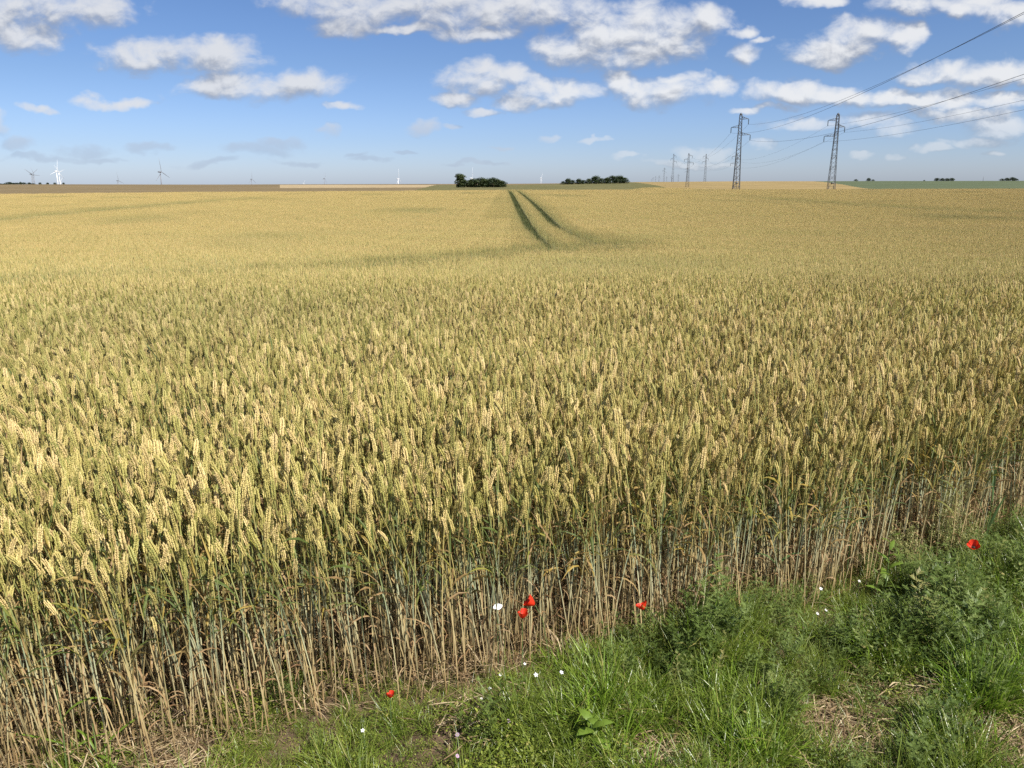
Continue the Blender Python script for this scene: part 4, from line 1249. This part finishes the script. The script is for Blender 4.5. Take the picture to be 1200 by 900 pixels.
def pylon(line, X0, Y0, ztop, H, label):
    z0 = ztop - H
    t_ = thing('lattice_pylon', label, 'pylon', (X0, Y0, z0), -LINE_DIR, 'power pylons of the two lines')
    if line not in PROTO:
        H0 = 20.0
        parts = []
        mb = MB(); wz = lattice(mb, H0, 1.75, .60); parts.append(('mast', mb.mesh('mast', [M_STEEL])))
        mb = MB(); mb.tube([Vector((0, 0, H0 - .1)), Vector((0, 0, H0 + .25)), Vector((0, 0, H0 + .5))], [.34, .3, .05], 4, 0, cap=True); parts.append(('cap', mb.mesh('cap', [M_STEEL])))
        mb = MB(); mb.tube([Vector((-.35, -1.0, 2.6)), Vector((.35, -1.0, 2.6))], .25, 4, 0, cap=True); parts.append(('warning_plate', mb.mesh('warning_plate', [M_STEEL])))
        for sg, rch, dz in ARMS[line]:
            z = H0 - dz; mb = MB(); tip = Vector((sg * rch, 0, z - .15))
            for y_ in (-.3, .3):
                mb.tube([Vector((sg * .3, y_, z - .25)), tip], .06, 4, 0, cap=True)
                mb.tube([Vector((sg * .3, y_, z + .45)), tip], .06, 4, 0, cap=True)
                for q in (.25, .5, .75):
                    mb.tube([Vector((sg * (.3 + (rch - .3) * q), y_ * (1 - q), z - .25 + .1 * q)), Vector((sg * (.3 + (rch - .3) * (q - .2)), y_ * (1.2 - q), z + .45 - .6 * (q - .2)))], .035, 3, 0)
            parts.append(('crossarm', mb.mesh('crossarm', [M_STEEL])))
            mb = MB(); pts = [tip]; rr_ = [.05]
            for k in range(9): pts += [tip - Vector((0, 0, .12 + k * .135)), tip - Vector((0, 0, .17 + k * .135))]; rr_ += [.06, .125]
            pts.append(tip - Vector((0, 0, 1.4))); rr_.append(.05)
            mb.tube(pts, rr_, 8, 0, cap=True); parts.append(('insulator', mb.mesh('insulator', [M_INS])))
        PROTO[line] = parts
    for nm, me in PROTO[line]:
        o = bpy.data.objects.new(nm, me); COL.objects.link(o); o.parent = t_; s_ = H / 20.0; o.scale = (1, 1, s_) if abs(s_ - 1) < .3 else (s_ ** .5, s_ ** .5, s_)
    return t_
def attach(line, k, X0, Y0, ztop, H):
    sg, rch, dz = ARMS[line][k]; s_ = H / 20.0
    z = ztop - H + (20 - dz - .15 - 1.4) * s_
    return Vector((X0 + sg * rch * math.cos(LINE_DIR), Y0 - sg * rch * math.sin(LINE_DIR), z))
def top_at(px, py, D): return at(px, py, D)
PY = {'A': [(868.4, 134.5, 205, 'left one of the two big near pylons, full lattice with staggered arms'), (807.3, 180.5, 430, 'half height pylon in the crop, whole mast visible, left of the left big one'),
            (789.6, 181.0, 660, 'thin pale pylon whose foot is hidden by the crest, left of the half height one'), (778.6, 197, 1000, 'small pylon next left of the thin pale one on the crest'),
            (772.4, 206, 1370, 'tiny pylon, fourth from the left end of the row on the crest'), (768.3, 206.5, 1830, 'tiny pylon, third from the left end of the row on the crest'), (765.3, 208, 2400, 'tiny pylon, second from the left end of the row on the crest'), (763.3, 210, 3000, 'lowest, farthest pylon at the left end of the row on the crest')],
      'B': [(982.3, 134.5, 207, 'right one of the two big near pylons, with the green field behind it'), (863.5, 180.5, 425, 'darker pylon partly hidden directly behind the left big one'),
            (827.7, 181.0, 650, 'thin pylon on the crest between the half height one and the left big one'), (806, 196.5, 920, 'small pylon peeking out just left of the half height one'),
            (795.2, 204.3, 1180, 'tiny pylon right of the thin pale one on the crest'), (787.4, 205.5, 1450, 'tiny pylon close against the left side of the thin pale one'), (781.4, 207, 1820, 'tiny pylon just right of the small one on the crest')]}
pyl = {}
for ln, L_ in PY.items():
    pyl[ln] = []
    for px, pt, D, lb in L_:
        p = at(px, pt, D); g_ = float(gz(p.x, p.y)); H = p.z - g_ + .15
        pylon(ln, p.x, p.y, p.z, H, lb); pyl[ln].append((p.x, p.y, p.z, H))
        print('pylon', ln, D, round(p.x, 1), 'H', round(H, 1), 'g', round(g_, 2))
# wires
def wire(pts_att, sag, label, r_=.022):
    mb = MB(); pts = []
    for i in range(len(pts_att) - 1):
        a, b = pts_att[i], pts_att[i + 1]; n = 26 if i == 0 else 12
        sg_ = (sag if i == 0 else 3.4) * ((b - a).length / 225.0) ** 2
        for k in range(n + (i == len(pts_att) - 2)):
            q = k / n; p = a.lerp(b, q); p.z -= 4 * sg_ * q * (1 - q); pts.append(p)
    # flights far away are drawn a little fuller, as cables with their markers are
    mb.tube(pts, r_, 5, 0)
    o = mb.obj('overhead_wire', [M_WIRE]); o['label'] = label; o['category'] = 'power line'; o['group'] = 'wires of the two power lines'
NEARP = {}
for ln in 'AB':
    a, b = pyl[ln][0], pyl[ln][1]
    NEARP[ln] = (a[0] - (b[0] - a[0]), a[1] - (b[1] - a[1]))
print(NEARP)
lab = {'A': ['overhead wire from the top right arm of the left big pylon, uppermost of all', 'overhead wire from the left arm of the left big pylon, nearly touching the uppermost one', 'overhead wire from the low right arm of the left big pylon'],
       'B': ['overhead wire from the top left arm of the right big pylon', 'overhead wire from the right arm of the right big pylon', 'overhead wire from the lowest left arm of the right big pylon, lowest of all']}
ZN = {'A': 20.0, 'B': 21.0}; SAG = {'A': 4.3, 'B': 3.0}
for ln in 'AB':
    for k in range(3):
        nx, ny = NEARP[ln]
        att = [attach(ln, k, nx, ny, ZN[ln], 20.0)] + [attach(ln, k, *pyl[ln][i]) for i in range(3)]
        wire(att, SAG[ln], lab[ln][k], .017)
# small mast on the skyline at the right
p = at(1152, 211.5, 640); mb = MB(); g_ = float(gz(p.x, p.y)); mb.tube([Vector((0, 0, 0)), Vector((0, 0, 3.6))], .12, 6, 0, cap=True)
o = mb.obj('pole', [M_STEEL]); o.location = (p.x, p.y, g_ - .2); o['label'] = 'thin lone pole on the green skyline left of the rounded bush clump'; o['category'] = 'pole'

# labels of the stuff
for nm, lb in (('wheat_crop', 'ripening wheat standing across the whole field'), ('verge_grass', 'green grass and low weeds of the verge'), ('dry_litter', 'dry straw and dead leaves on the soil')):
    bpy.data.objects[nm]['label'] = lb
